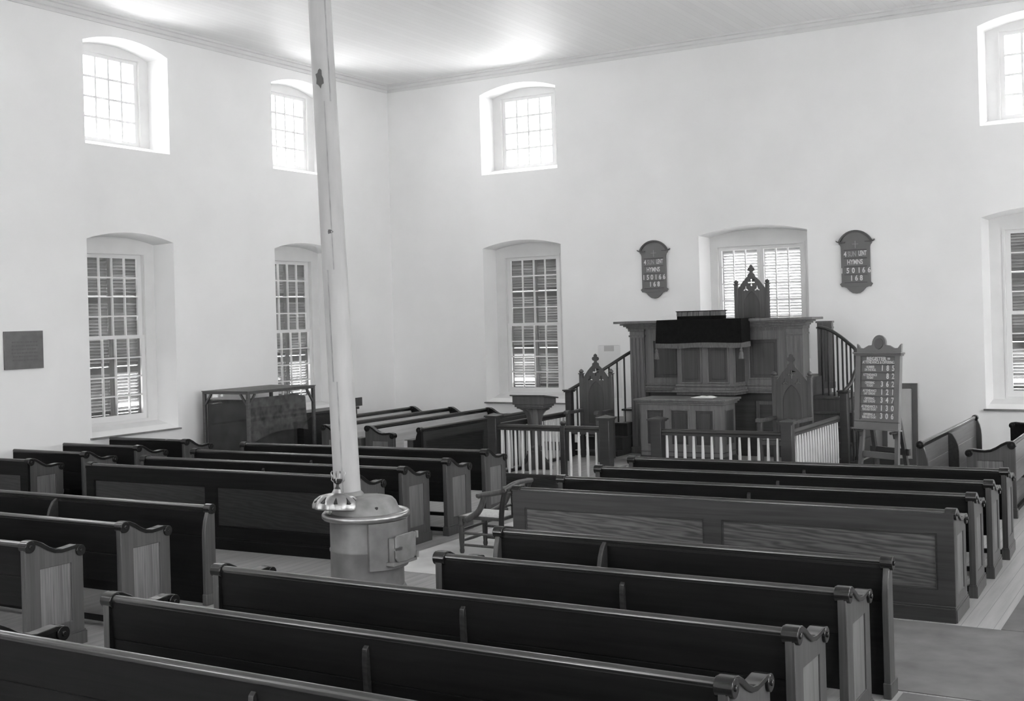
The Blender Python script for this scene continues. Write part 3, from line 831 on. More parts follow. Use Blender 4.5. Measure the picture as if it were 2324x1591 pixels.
def stair(s, label):
    st = thing('pulpit_stair', label, 'stair', (XC, 17.75, 0), group='curved pulpit stairs')
    f = lambda x: s*x
    def bx(m, x0, x1, *r): return m.box(min(s*x0, s*x1), max(s*x0, s*x1), *r)
    for i in range(5):
        z = .33+.21*i+.0; y = -.58+.2*i
        if s < 0 and i > 3: continue
        xo = (2.20 if i < 3 else 2.14-.1*(i-3)) if s > 0 or i < 3 else 1.60
        t = bx(MB(), 1.44, xo, y, .95, ZP if i == 0 else z-.21, z-.03)
        r = obj('step', t, M['pulpitdark'] if s > 0 or i < 3 else M['lightpanel'], st)
        obj('tread', bx(MB(), 1.43, xo+.02, y-.025, .95, z-.03, z), M['pulpitdark'], r, bevel=.004)
    obj('landing', bx(MB(), 1.44, 1.95 if s > 0 else 1.60, .42, 1.5, .98, 1.16), M['pulpit'], st)
    path = [Vector((s*p.x, p.y, p.z)) for p in smooth_path(RP if s > 0 else RPL)]
    obj('handrail', MB().tube(path, .027, 12), M['rail'], st)
    x, y, z = path[0]
    newel_p = MB().box(x-.052, x+.052, y-.052, y+.052, ZP, z-.03)
    q = obj('newel_post', newel_p, M['rail'], st, bevel=.005)
    obj('post_cap', MB().box(x-.07, x+.07, y-.07, y+.07, z-.03, z-.01).box(x-.085, x+.085, y-.085, y+.085, z-.01, z+.012), M['rail'], q, bevel=.006)
    N = len(path)
    k = 0
    acc = 0; last = path[0]
    for i in range(1, N):
        acc += (Vector((path[i].x, path[i].y, 0))-Vector((last.x, last.y, 0))).length; last = path[i]
        if acc > (.07 if s > 0 and i < N*.48 else .115):
            acc = 0; p = path[i]
            zb = (.30 if i < N*.48 else 1.16) if s > 0 else min(.75, ZP+.08+.21*max(0, int((p.y+.58)/.2)+1))
            obj('baluster', MB().cyl((p.x, p.y, zb), (p.x, p.y, p.z-.015), .015, n=8), M['rail'], st)
    # curved bottom string on the outside
    if s < 0: return st
    sp = [Vector((p.x, p.y, .28+.10*max(0, j/N-.2))) for j, p in enumerate(path[:int(N*.5)])]
    obj('string', MB().sweep([(-.03, -.03), (.03, -.03), (.03, .045), (-.03, .045)], sp), M['rail'], st)
    return st
stair(-1, 'left pulpit stair with thin dark balusters, rising behind the left throne chair')
stair(1, 'right pulpit stair with curving handrail, half hidden behind the register board')

# ------------------------------------------------------------------ gothic throne chairs
def gothic(label, loc, rz=0):
    t = thing('throne_chair', label, 'chair', loc, rz, 'gothic throne chairs')
    W = .235; zs = 1.42-ZP+.02
    # back panel with gable, finial, cut-outs
    gz = 1.20; out = [(-W, .42), (W, .42), (W, gz)]
    out += [(.20, gz+.045), (.14, gz+.125), (.085, gz+.18), (.06, gz+.20), (.055, gz+.235), (.03, gz+.245)]
    # cross finial
    fz = gz+.25
    out += [(.022, fz+.02), (.05, fz+.03), (.062, fz+.055), (.05, fz+.08), (.028, fz+.085), (.03, fz+.11), (.0, fz+.132)]
    out += [(-a, b) for a, b in reversed(out[3:-1])]
    out += [(-W, gz)]
    def cross(cx, cz, r, w): return [(cx-w, cz-r), (cx+w, cz-r), (cx+w, cz-w), (cx+r, cz-w), (cx+r, cz+w), (cx+w, cz+w), (cx+w, cz+r), (cx-w, cz+r), (cx-w, cz+w), (cx-r, cz+w), (cx-r, cz-w), (cx-w, cz-w)]
    def tref(cx, cz, r, w):
        pts = []
        for k in range(3):
            a = PI/2+k*2*PI/3
            for da, rr in ((-.16, r), (.16, r), (PI/3, w)):
                pts.append((cx+rr*math.cos(a+da), cz+rr*math.sin(a+da)))
        return pts
    holes = [cross(0, gz+.10, .055, .010), tref(-.095, gz-.0, .046, .012), tref(.095, gz-.0, .046, .012)]
    # gothic arched recess
    ah = .135; az0, az1 = .52, .92
    ar = [(-ah, az0), (ah, az0), (ah, az1)]
    R = 2*ah*1.06
    for i in range(1, 9):
        a = math.acos((R-ah)/R)*i/8; ar.append((ah-R+R*math.cos(a), az1+R*math.sin(a)))
    ar += [(-a, b) for a, b in reversed(ar[3:-1])]+[(-ah, az1)]
    m = MB().plate(out, 0, .018, 'y', holes+[ar])
    lo = [(-W, .42), (W, .42), (W, gz-.08), (-W, gz-.08)]
    m.plate(lo, .018, .04, 'y')
    bk_ = obj('back', m, M['gothic'], t, bevel=.003)
    obj('arched_panel', MB().plate(ar, .008, .017, 'y'), M['gothicpanel'], bk_)
    for s in (-1, 1):
        p = MB().box(s*.262-.03, s*.262+.03, -.01, .05, 0, 1.27)
        po = obj('back_post', p, M['gothic'], t, bevel=.006)
        obj('post_cap', MB().box(s*.262-.038, s*.262+.038, -.018, .058, 1.27, 1.285).lathe([(.022, 1.285), (.038, 1.305), (.036, 1.322), (.012, 1.345), (0, 1.35)], (s*.262, .02, 0), 12), M['gothic'], po)
        l = MB().box(s*.262-.03, s*.262+.03, -.50, -.44, 0, .70)
        obj('front_leg', l, M['gothic'], t, bevel=.006)
        a = MB().plate([(-.55, .70), (-.54, .745), (-.48, .755), (-.30, .735), (-.01, .745), (-.01, .70), (-.30, .695)], s*.262-.04, s*.262+.04, 'x')
        obj('arm', a, M['gothic'], t, bevel=.008)
    obj('seat', MB().box(-.262, .262, -.50, .0, .40, .46).box(-.25, .25, -.49, .0, .46, .49), M['gothic'], t, bevel=.008)
    return t
g1 = gothic('tall gothic-backed chair standing beside the left stair, against white wall', (-8.505, 16.95, ZP))
# match overall height 1.65
for o in g1.children: pass
g1.scale = (1, 1, 1.04)
dup(g1, (-5.13, 16.25, ZP), math.radians(-6), 'tall gothic-backed chair right of the table, before the dark pulpit')
dup(g1, (-6.53, 18.72, 1.61), 0, 'gothic chair standing up in the pulpit against the window louvres')

# ------------------------------------------------------------------ communion table
tb = thing('communion_table', 'dark box-like communion table with three front panels, below the pulpit', 'table', (XC, 16.35, ZP))
hw, dp = .645, .52
zz = 1.24-ZP
fh = [rect(-hw+.10+i*.385, -hw+.10+i*.385+.28, .31, .83) for i in range(3)]
m = MB().plate(rect(-hw, hw, .14, zz-.07), 0, .03, 'y', fh).box(-hw, hw, .03, dp, .14, zz-.07)
bd = obj('body', m, M['pulpit'], tb)
for h in fh:
    (a, b), (c, d) = h[0], h[2]
    obj('recessed_panel', MB().box(a, c, .018, .026, b, d).box(a+.05, c-.05, .008, .02, b+.05, d-.05), M['pulpitdark'], bd, bevel=.004)
    obj('panel_moulding', MB().plate(rect(a-.012, c+.012, b-.012, d+.012), -.01, .02, 'y', [rect(a+.01, c-.01, b+.01, d-.01)]), M['pulpit'], bd, bevel=.003)
m = MB().plate([(.09, .31), (dp-.09, .31), (dp-.09, .83), (.09, .83)], hw, hw+.012, 'x', [[(.105, .325), (dp-.105, .325), (dp-.105, .815), (.105, .815)]])
obj('side_moulding', m, M['pulpit'], bd)
obj('side_panel', MB().box(hw-.001, hw+.003, .10, dp-.10, .32, .82), M['pulpitdark'], bd)
obj('plinth', MB().box(-hw-.02, hw+.02, -.02, dp+.02, 0, .13).box(-hw-.012, hw+.012, -.012, dp+.012, .13, .15).box(-hw-.008, hw+.008, -.008, dp+.008, .205, .218), M['pulpitdark'], tb, bevel=.004)
m = MB().box(-hw-.03, hw+.03, -.03, dp+.03, zz-.085, zz-.055).box(-hw-.055, hw+.055, -.055, dp+.055, zz-.055, zz-.03).box(-hw-.075, hw+.075, -.075, dp+.075, zz-.03, zz)
obj('top', m, M['pulpit'], tb, bevel=.006)
ob = thing('open_booklet', 'pale open booklet lying on the communion table', 'booklet', (-6.58, 16.66, 1.242))
m = MB()
for s in (-1, 1):
    A = []; B = []
    for i in range(7):
        x = s*.16*i/6; z = .018*math.sin(PI*min(1, .25+i/8))+.004
        A.append((x, -.10, z)); B.append((x, .10, z))
    m.loft(A, B, closed=False); m.loft([(a, b, 0) for a, b, c in A], A, closed=False); m.loft([(a, b, 0) for a, b, c in B], B, closed=False)
m.box(-.165, .165, -.105, .105, 0, .004)
obj('pages', m, M['paper'], ob)

# ------------------------------------------------------------------ pedestal reading desk
ld = thing('pedestal_desk', 'dark pedestal reading desk with stepped box top, inside the left communion rail', 'lectern', (-8.78, 15.45, ZP))
zt_ = 1.36-ZP
def desk(hwx, hy, z0, z1, slope): # box with top falling toward +y
    m = MB(); vs = [(-hwx,-hy,z0),(hwx,-hy,z0),(hwx,hy,z0),(-hwx,hy,z0),(-hwx,-hy,z1),(hwx,-hy,z1),(hwx,hy,z1-slope),(-hwx,hy,z1-slope)]
    return m.add(vs, [(0,3,2,1),(4,5,6,7),(0,1,5,4),(1,2,6,5),(2,3,7,6),(3,0,4,7)])
m = desk(.265, .19, 1.0-.04, zt_-.02, .05)
m2 = desk(.24, .175, .955-.03, .975, 0.0)
m.add(m2.v, m2.f); m2 = desk(.215, .155, .90, .93, 0.0); m.add(m2.v, m2.f)
obj('desk_box', m, M['gothic'], ld, bevel=.006)
vs = desk(.295, .215, zt_-.025, zt_, .055)
vs.v = [(x, y, z if z > zt_-.02 and y < 0 else z) for x, y, z in vs.v]
obj('desk_top', MB().add([(-.295,-.215,zt_-.02),(.295,-.215,zt_-.02),(.295,.215,zt_-.075),(-.295,.215,zt_-.075),(-.295,-.215,zt_),(.295,-.215,zt_),(.295,.215,zt_-.055),(-.295,.215,zt_-.055)], [(0,3,2,1),(4,5,6,7),(0,1,5,4),(1,2,6,5),(2,3,7,6),(3,0,4,7)]), M['gothic'], ld, bevel=.004)
obj('post', MB().lathe([(.085, 0.04), (.085, .90)], n=8, smooth=False).lathe([(.10, .575), (.115, .59), (.10, .61)], n=8, smooth=False), M['gothic'], ld)
for k in range(4):
    a = k*PI/2
    o_ = [(.05, .905), (.255, .905), (.25, .885), (.19, .86), (.145, .81), (.12, .74), (.11, .62), (.05, .60)]
    obj('bracket', MB().plate(o_, -.018, .018, 'y').xform(Matrix.Rotation(a, 4, 'Z')), M['gothic'], ld, bevel=.004)
    f_ = [(.04, 0), (.27, 0), (.27, .05), (.25, .09), (.20, .12), (.15, .17), (.12, .23), (.125, .26), (.10, .28), (.105, .32), (.07, .36), (.04, .36)]
    obj('foot', MB().plate(f_, -.035, .035, 'y').xform(Matrix.Rotation(a, 4, 'Z')), M['gothic'], ld, bevel=.005)
# ------------------------------------------------------------------ stove and pipe
sv = thing('stove', 'round sheet-iron heating stove with bright ring, standing in the cross aisle', 'stove', (-6.83, 8.82, 0))
obj('drum', MB().lathe([(.30, .06), (.335, .06), (.338, .10), (.335, .40), (.342, .41), (.342, .425), (.335, .435), (.335, .70), (.30, .70)], n=40), M['stove'], sv)
obj('base_ring', MB().lathe([(.30, .03), (.352, .03), (.355, .055), (.345, .075), (.33, .08)], n=40), M['stovetop'], sv)
for k in range(4):
    a = PI/4+k*PI/2
    obj('foot', MB().box(-.03, .03, -.05, .03, 0, .05).xform(Matrix.Translation((.31*math.cos(a), .31*math.sin(a), 0)) @ Matrix.Rotation(a+PI/2, 4, 'Z')), M['stovetop'], sv, bevel=.006)
obj('bright_ring', MB().tube([(.375*math.cos(2*PI*k/40), .375*math.sin(2*PI*k/40), .725) for k in range(40)], .034, 12, closed=True), M['nickel'], sv)
obj('dome', MB().lathe([(.36, .70), (.345, .735), (.315, .75), (.30, .79), (.28, .84), (.25, .872), (.20, .885), (.0, .89)], n=40), M['stovetop'], sv)
obj('dome_pin', MB().cyl((.20, -.13, .75), (.23, -.15, .80), .012).lathe([(0, .79), (.022, .80), (.022, .82), (0, .83)], (.23, -.15, 0), 10), M['black'], sv)
# fire door box facing +x
m = MB(); prof_ = []
A = [(.33*math.cos(a), .33*math.sin(a)) for a in [math.radians(x) for x in range(-52, 53, 8)]]
B = [(.375*math.cos(a)+.012, .36*math.sin(a)) for a in [math.radians(x) for x in range(-52, 53, 8)]]
m.plate(A+B[::-1], .26, .69, 'z')
nk = obj('door_collar', m, M['stove'], sv, bevel=.006)
obj('door_frame', MB().box(.36, .42, -.15, .17, .33, .55).box(.33, .43, -.17, .19, .30, .335), M['stovetop'], nk, bevel=.006)
dr = obj('fire_door', MB().plate([(-.15, .37), (-.12, .335), (.0, .325), (.12, .335), (.155, .37), (.155, .56), (.12, .575), (-.13, .575), (-.15, .56)], .425, .445, 'x'), M['stovetop'], sv, bevel=.006)
obj('latch', MB().beam((.455, -.19, .46), (.455, -.09, .46), .02, .018).cyl((.44, -.10, .46), (.47, -.10, .46), .014), M['nickel'], dr)
for z in (.36, .54):
    obj('hinge', MB().cyl((.44, .175, z-.03), (.44, .175, z+.03), .016).beam((.44, .15, z), (.40, .21, z), .02, .03), M['stovetop'], dr)
# ornament swung aside: fluted slotted dome with an urn finial
rip = lambda a, i: 1+.05*math.cos(10*a)*(1 if 0 < i < 6 else .3)
cx, cy = -.125, -.275
T = Matrix.Translation((cx, cy, .795)) @ Matrix.Rotation(math.radians(-7), 4, 'X') @ Matrix.Diagonal((1.1, 1.1, 1.25, 1))
d_ = obj('swing_dome', MB().lathe([(.17, .0), (.19, .008), (.192, .035), (.175, .07), (.14, .098), (.085, .115), (.045, .122), (.03, .15), (0, .155)], n=60, ripple=rip).xform(T), M['nickel'], sv)
for k in range(10):
    a = 2*PI*(k+.5)/10
    s_ = MB().plate([(-.016, -.03), (.016, -.03), (.010, .0), (0, .035), (-.010, 0)], 0, .006, 'x')
    s_.xform(T @ Matrix.Rotation(a, 4, 'Z') @ Matrix.Translation((.162, 0, .070)) @ Matrix.Rotation(math.radians(-50), 4, 'Y'))
    obj('vent_slot', s_, M['black'], d_)
u_ = obj('urn_finial', MB().lathe([(.028, .15), (.012, .17), (.012, .185), (.03, .195), (.038, .215), (.034, .225), (.0, .222)], n=16).xform(T), M['black'], d_)
for k in range(4):
    a = k*PI/2+.4
    pth = [T @ Vector((r*math.cos(a), r*math.sin(a), z)) for r, z in ((.034, .20), (.055, .215), (.05, .24), (.062, .265), (.052, .28))]
    obj('urn_scroll', MB().tube(pth, .006, 8), M['nickel'], u_)
pb, ptp = Vector((-.225, .02, .87)), Vector((-.465, .02, ZC+.03))
sp = thing('stovepipe', 'pale sheet-metal stovepipe leaning slightly left as it rises to the ceiling', 'stovepipe', (-6.83, 8.82, 0))
def at(t): return pb+(ptp-pb)*t
segs = [(0, .168), (.168, .33), (.33, .575), (.575, .80), (.80, 1)]
for i, (a, b) in enumerate(segs):
    r0 = .125-.0050*i
    s_ = obj('pipe_section', MB().tube([at(a), at(b+.004)], [r0, r0-.005], 28), M['pipe'], sp)
    ax = (ptp-pb).normalized(); sd = Vector((.35, -.94, 0)); sd = (sd-ax*sd.dot(ax)).normalized()
    if i: sd = Matrix.Rotation(.55*(i-1)-.3, 3, ax) @ sd
    obj('seam', MB().beam(at(a)+sd*(r0-.001), at(b)+sd*(r0-.005), .012, .010, up=sd), M['pipeband'], s_)
obj('collar', MB().tube([at(0)-Vector((0,0,.02)), at(.004), at(.008)], [.165, .15, .127], 28), M['stovetop'], sp)
obj('ceiling_collar', MB().lathe([(.125, ZC-.03), (.19, ZC-.012), (.20, ZC-.001)], (ptp.x+.002, ptp.y, 0), 28), M['pipe'], sp)
# soot patches on the pipe skin
def patch(t, ang, w, h, name='soot_stain'):
    ax = (ptp-pb).normalized(); c0 = at(t); pts = []
    e1 = Vector((1, 0, 0)); e1 = (e1-ax*e1.dot(ax)).normalized(); e2 = ax.cross(e1)
    n = 14; r = .127-.025*t
    vs = [c0+(e1*math.cos(ang)+e2*math.sin(ang))*(r+.001)]
    for k in range(n):
        a = 2*PI*k/n; q = 1+random.uniform(-.3, .3)
        da = ang+w*q*math.cos(a)/r; dz = h*q*math.sin(a)
        vs.append(c0+ax*dz+(e1*math.cos(da)+e2*math.sin(da))*(r+.001))
    m = MB().add(vs, [(0, 1+k, 1+(k+1) % n) for k in range(n)])
    obj(name, m, M['soot'], sp)
va = -PI/2+.55
patch(.608, va-.25, .034, .085); patch(.385, va-.05, .028, .02)

# ------------------------------------------------------------------ caned armchairs
def armchair(label, loc, rz):
    """faces local -x"""
    c = thing('armchair', label, 'chair', loc, rz, 'caned armchairs')
    hw, hd = .235, .25
    leg = [(.020, 0), (.026, .02), (.026, .04), (.022, .05), (.029, .15), (.031, .26), (.025, .29), (.033, .30), (.033, .32), (.026, .335), (.031, .39)]
    for y in (-hw, hw):
        obj('front_leg', MB().lathe(leg, (-hd, y, 0), 12), M['chair'], c)
        s = 1 if y > 0 else -1
        pts = [(hd+.03, y, 0), (hd, y, .20), (hd, y, .40), (hd+.02, y, .56), (hd+.07, y*1.05, .72)]
        obj('back_post', MB().tube(smooth_path(pts, 4), .029, 10), M['chairdark'], c)
        arm = [(-hd+.07, y, .36), (-hd+.13, y, .39), (-hd+.22, y*1.05, .45), (-hd+.28, y*1.1, .54), (-hd+.31, y*1.12, .63)]
        obj('arm_support', MB().tube(smooth_path(arm, 4), [.037-.0004*q for q in range(17)], 14), M['chair'], c)
        top = [(-hd+.24, y*1.14, .625), (-hd+.32, y*1.14, .645), (hd-.10, y*1.1, .655), (hd+.04, y*1.02, .685)]
        ar = obj('arm_rest', MB().tube(smooth_path(top, 4), .030, 10), M['chair'], c)
        obj('arm_knob', MB().lathe([(0, .60), (.03, .61), (.036, .63), (.03, .65), (0, .66)], (-hd+.25, y*1.14, 0), 12), M['chair'], ar)
        for z in (.09, .215): obj('stretcher', MB().cyl((-hd, y, z), (hd+.015, y, z), .014, n=8), M['chair'], c)
    for z in (.13, .25): obj('stretcher', MB().tube([(-hd, -hw, z), (-hd, 0, z), (-hd, hw, z)], [.012, .019, .012], 8), M['chair'], c)
    for z in (.12, .245): obj('stretcher', MB().cyl((hd, -hw, z), (hd, hw, z), .012, n=8), M['chairdark'], c)
    so = [(-hd-.03, -hw-.02), (-hd-.035, 0), (-hd-.03, hw+.02), (hd, hw), (hd, -hw)]
    fr = obj('seat_frame', MB().plate(so, .365, .40, 'z', [[(a*.82, b*.82) for a, b in so]]), M['chair'], c, bevel=.008)
    m = MB(); n = 8; grid = []
    for i in range(n+1):
        row = []
        for j in range(n+1):
            a = -1+2*i/n; b = -1+2*j/n
            row.append((a*hd*.95-.008, b*hw*.97, .402+.018*(1-a*a)*(1-b*b)))
        grid.append(row)
    for r0, r1 in zip(grid[:-1], grid[1:]): m.loft(r0, r1, closed=False, smooth=True)
    obj('caned_seat', m, M['cane'], c)
    obj('splat', MB().box(hd+.02, hd+.05, -.07, .07, .41, .74).xform(Matrix.Translation((0,0,0))), M['chairdark'], c, bevel=.004)
    obj('crest_rail', MB().tube(smooth_path([(hd+.06, -hw*1.2, .70), (hd+.08, -hw*.6, .74), (hd+.085, 0, .75), (hd+.08, hw*.6, .745), (hd+.07, hw*1.25, .735)], 4), .026, 10), M['chair'], c)
    for z in (.52, .66): obj('back_rail', MB().cyl((hd+.02+(z-.5)*.25, -hw, z), (hd+.02+(z-.5)*.25, hw, z), .013, n=8), M['chairdark'], c)
    return c
c1 = armchair('wooden armchair with pale caned seat between the stove and the grained pew', (-6.76, 10.93, .006), 0)
dup(c1, (-6.28, 12.92, .006), 0, 'wooden armchair at the end of the foremost pew, only its arms showing', 'caned armchairs')

# ------------------------------------------------------------------ display case, boards, plaque
kc = thing('display_case', 'large wooden-framed glazed case with dark cloth inside, in the left corner', 'display case', (-14.22, 14.15, 0))
cw, cd, chh = .99, 1.63, 1.45
pp = .05
for x in (0, cw-pp):
    for y in (0, cd-pp): obj('corner_post', MB().box(x, x+pp, y, y+pp, 0, chh-.05), M['crate'], kc, bevel=.004)
obj('top', MB().box(-.01, cw+.01, -.01, cd+.01, chh-.012, chh).box(0, cw, 0, pp, chh-.05, chh-.012).box(0, cw, cd-pp, cd, chh-.05, chh-.012).box(0, pp, pp, cd-pp, chh-.05, chh-.012).box(cw-pp, cw, pp, cd-pp, chh-.05, chh-.012), M['crate'], kc, bevel=.003)
obj('base', MB().box(0, cw, 0, cd, .05, .30).box(.10, cw-.12, .07, cd-.35, .30, .82), M['casedark'], kc)  # second box is a dark fill added inside, behind the cloth
for a, b, up in (((.03, .02, chh-.24), (.18, .02, chh-.05), 'y'), ((cw-.03, .02, chh-.24), (cw-.18, .02, chh-.05), 'y'),
                 ((cw-.02, .03, chh-.24), (cw-.02, .18, chh-.05), 'x'), ((cw-.02, cd-.03, chh-.30), (cw-.02, cd-.20, chh-.05), 'x')):
    obj('corner_brace', MB().beam(a, b, .03, .03), M['crate'], kc)
obj('cloth_lining', MB().box(.06, cw-.06, .05, .062, .30, chh-.14), M['casedark'], kc)
m = MB()                                    # sagging cloth on the aisle side
top_ = [(cw-.06, .08+i*.105, chh-.10-(.02 if i < 10 else .10*(i-10)/4)) for i in range(14)]
bot_ = [(cw-.05, .08+i*.105+(.04 if i > 9 else 0), .60+.15*math.sin(PI*min(1, i/7.0)*.5)+(.0 if i < 11 else -.02*(i-11))) for i in range(14)]
mid_ = [((a[0]+b[0])/2+.012*math.sin(i*1.3), (a[1]+b[1])/2, (a[2]+b[2])/2) for i, (a, b) in enumerate(zip(top_, bot_))]
m.loft(top_, mid_, closed=False, smooth=True).loft(mid_, bot_, closed=False, smooth=True)
off = lambda L: [(x-.008, y, z) for x, y, z in L]
m.loft(off(top_), off(mid_), closed=False, smooth=True).loft(off(mid_), off(bot_), closed=False, smooth=True)
m.loft(top_, off(top_), closed=False).loft(bot_, off(bot_), closed=False)
obj('hanging_cloth', m, M['case'], kc)
obj('glass', MB().box(pp, cw-pp, .02, .024, .30, chh-.05), M['caseglass'], kc)
obj('glass', MB().box(cw-.024, cw-.02, pp, cd-pp, .30, chh-.05), M['caseglass'], kc)

ch = thing('low_chest', 'low dark chest by the left wall behind the stovepipe and display case', 'chest', (-14.15, 16.0, 0))
obj('body', MB().box(0, .46, 0, 1.5, .05, .90), M['pewdark'], ch, bevel=.006)
obj('lid', MB().box(-.01, .49, -.03, 1.53, .90, .945), M['pewframe'], ch, bevel=.006)
obj('plinth', MB().box(0, .48, -.02, 1.52, 0, .09), M['pewdark'], ch)
mb = MB().box(-.012, .012, 0, .70, 0, .155)
tag(obj('music_board', mb, M['pulpitdark'], None, (-13.75, 17.02, .945), bevel=.003), 'small dark board standing on the low chest, right of the stovepipe', 'board')

tp = thing('wall_tablet', 'dark rectangular tablet with worn inscription on the left wall', 'plaque', (XL, 10.935, 2.235), PI/2)
obj('plate', MB().box(-.315, .315, -.03, -.002, -.265, .265), M['tablet'], tp, bevel=.004)
m = MB(); random.seed(3)
for r in range(6):
    x = -.20+random.uniform(0, .03); z = .10-.05*r
    while x < .20:
        w = random.uniform(.03, .08); m.box(x, min(.22, x+w), -.033, -.029, z, z+.022); x += w+.016
obj('inscription', m, M['tabletink'], tp)
random.seed(11)
nt_ = thing('wall_notice', 'faint pale paper notice on the white wall above the left throne', 'notice', (-9.575, YB-.002, 1.47))
obj('sheet', MB().box(-.225, .225, -.004, 0, -.48, .48), M['notice'], nt_)
obj('print', MB().box(-.10, .10, -.0055, -.0035, .37, .47).box(-.2, .2, -.0055, -.0035, .475, .479).box(-.20, .20, -.0055, -.0035, .05, .054), M['ink'], nt_)

# hymn boards
def hymn(label, loc, rz, digits_dx):
    h = thing('hymn_board', label, 'hymn board', loc, rz, 'hymn number boards')
    half = [(.0, -.50), (.06, -.49), (.11, -.455), (.16, -.40), (.20, -.385), (.235, -.385), (.265, -.34), (.235, -.315), (.235, .255), (.245, .29), (.268, .315), (.27, .345)]
    out = half+[(-a, b) for a, b in reversed(half[1:])]
    top = arc_pts(0, .245, .285, math.radians(21), math.radians(159), 14)
    body = half+top+[(-a, b) for a, b in reversed(half[1:])]
    o = obj('backboard', MB().plate(body, -.035, -.003, 'y'), M['board'], h, bevel=.004)
    a1 = arc_pts(0, .235, .30, math.radians(24), math.radians(156), 14); a2 = arc_pts(0, .235, .265, math.radians(156), math.radians(24), 14)
    obj('arched_moulding', MB().plate(a1+a2, -.055, -.003, 'y'), M['boardedge'], h, bevel=.004)
    for s in (-1, 1):
        obj('cornice_ear', MB().plate([(s*.16, .335), (s*.16, .35), (s*.275, .352), (s*.315, .375), (s*.30, .35), (s*.26, .33)], -.06, -.003, 'y'), M['boardedge'], h)
    for z in (.215, .08, -.055, -.185, -.315):
        obj('card_rail', MB().box(-.185, .185, -.045, -.033, z-.010, z+.004), M['boardedge'], h)
    obj('cross', MB().box(-.004, .004, -.037, -.034, .24, .36).box(-.05, .05, -.037, -.034, .305, .311), M['letterdim'], h)
    for body_, x, z, size, sx, mt in (('4', -.165, .143, .115, .8, 'letter'), ('SUN', -.055, .143, .115, .62, 'letterdim'), ('LENT', .115, .15, .11, .5, 'letter'),
                                     ('HYMNS', -.01, .012, .112, .68, 'letter'), ('168', .0, -.255, .115, 1.0, 'letter')):
        if body_ == '168': continue
        put('lettering', text_mesh('lettering', body_, M[mt], size, sx, .022), h, (x, -.038, z))
    for k, d in enumerate('150166'):
        put('numeral_card', text_mesh('numeral_card', d, M['letter'], .12, .8, .028), h, (-.195+.078*k+digits_dx[k], -.038, -.125))
    for k, d in enumerate('168'):
        put('numeral_card', text_mesh('numeral_card', d, M['letter'], .12, .8, .028), h, (-.07+.078*k, -.038, -.25))
    return h
hymn('hymn board on the wall left of the pulpit window, shield shaped', (-8.635, YB, 3.27), 0, (0, 0, 0, 0, 0, 0))
hymn('hymn board on the wall right of the pulpit window, its first card slipped outward', (-5.075, YB, 3.235), 0, (-.03, -.01, 0, .015, .01, .02))

# register board on easel
rg = thing('register_board', 'dark attendance register board with white numerals resting on the easel', 'sign board', (-3.335, 14.02, 0), math.radians(-27))
rg.rotation_euler = (math.radians(-5), math.radians(-.6), math.radians(-27)); rg.location = (-3.452, 13.893, 0)
bw = .322; zb0, zb1 = 1.105, 1.985
fr = obj('backboard', MB().box(-bw, bw, -.012, .014, zb0, zb1), M['board'], rg)
obj('frame', MB().plate(rect(-bw, bw, zb0+.085, zb1), -.032, -.010, 'y', [rect(-bw+.075, bw-.075, zb0+.10, zb1-.045)]), M['board'], fr, bevel=.004)
obj('bottom_board', MB().box(-bw, bw, -.034, -.012, zb0, zb0+.08).box(-bw-.02, bw+.02, -.05, .016, zb0-.012, zb0+.006), M['board'], fr, bevel=.004)
crest = [(-bw, zb1), (bw, zb1), (bw, zb1+.105), (bw-.02, zb1+.09), (bw-.05, zb1+.055), (bw-.10, zb1+.052), (bw-.17, zb1+.085), (.105, zb1+.088)]
crest += arc_pts(0, zb1+.105, .10, math.radians(0), math.radians(180), 12)
crest += [(-a, b) for a, b in reversed(crest[3:8])]+[(-bw+.0, zb1+.105)]
cc = obj('crest', MB().plate(crest, -.014, .012, 'y'), M['board'], rg, bevel=.003)
obj('crest_boss', MB().plate(arc_pts(0, zb1+.105, .065, 0, 2*PI*15/16, 15), -.022, -.012, 'y'), M['boardslot'], cc, bevel=.004)
obj('cornice', MB().box(-bw-.03, bw+.03, -.055, .02, zb1-.015, zb1+.006).box(-bw-.018, bw+.018, -.042, .018, zb1-.035, zb1-.015), M['board'], rg, bevel=.004)
rows_ = [('NUMBER', 'ON THE ROLL', '185'), ('ATTENDANCE', 'TO-DAY', ' 82'), ('OFFERING', 'TO-DAY', '362'), ('ATTENDANCE', 'LAST SUNDAY', '121'),
         ('OFFERING', 'LAST SUNDAY', '347'), ('ATTENDANCE A', 'YEAR AGO TO-DAY', '130'), ('OFFERING A', 'YEAR AGO TO-DAY', '306')]
yl = -.0145
put('lettering', text_mesh('lettering', 'REGISTER =', M['letter'], .058, 1.15, .03), rg, (.0, yl, zb1-.072))
put('lettering', text_mesh('lettering', 'ATTENDANCE & OFFERING', M['letter'], .048, .78, .012), rg, (-.0, yl, zb1-.112))
z = zb1-.178; st = .0915
for i, (a, b, dg) in enumerate(rows_):
    zc_ = z-st*i
    obj('row_rail', MB().box(-bw+.078, bw-.078, -.024, -.012, zc_+.038, zc_+.048), M['boardslot'], rg)
    put('lettering', text_mesh('lettering', a, M['letter'], .043, .72, .012), rg, (-.115, yl, zc_+.012))
    put('lettering', text_mesh('lettering', b, M['letter'], .040, .66 if len(b) < 12 else .58, .012), rg, (-.115, yl, zc_-.021))
    for k, d in enumerate(dg):
        if d != ' ': put('numeral_card', text_mesh('numeral_card', d, M['letter'], .088, .85, .028), rg, (.062+.078*k, yl, zc_-.002))
es = thing('easel', 'dark wooden easel on the floor holding the register board', 'easel', (-3.395, 14.02, 0), math.radians(-27))
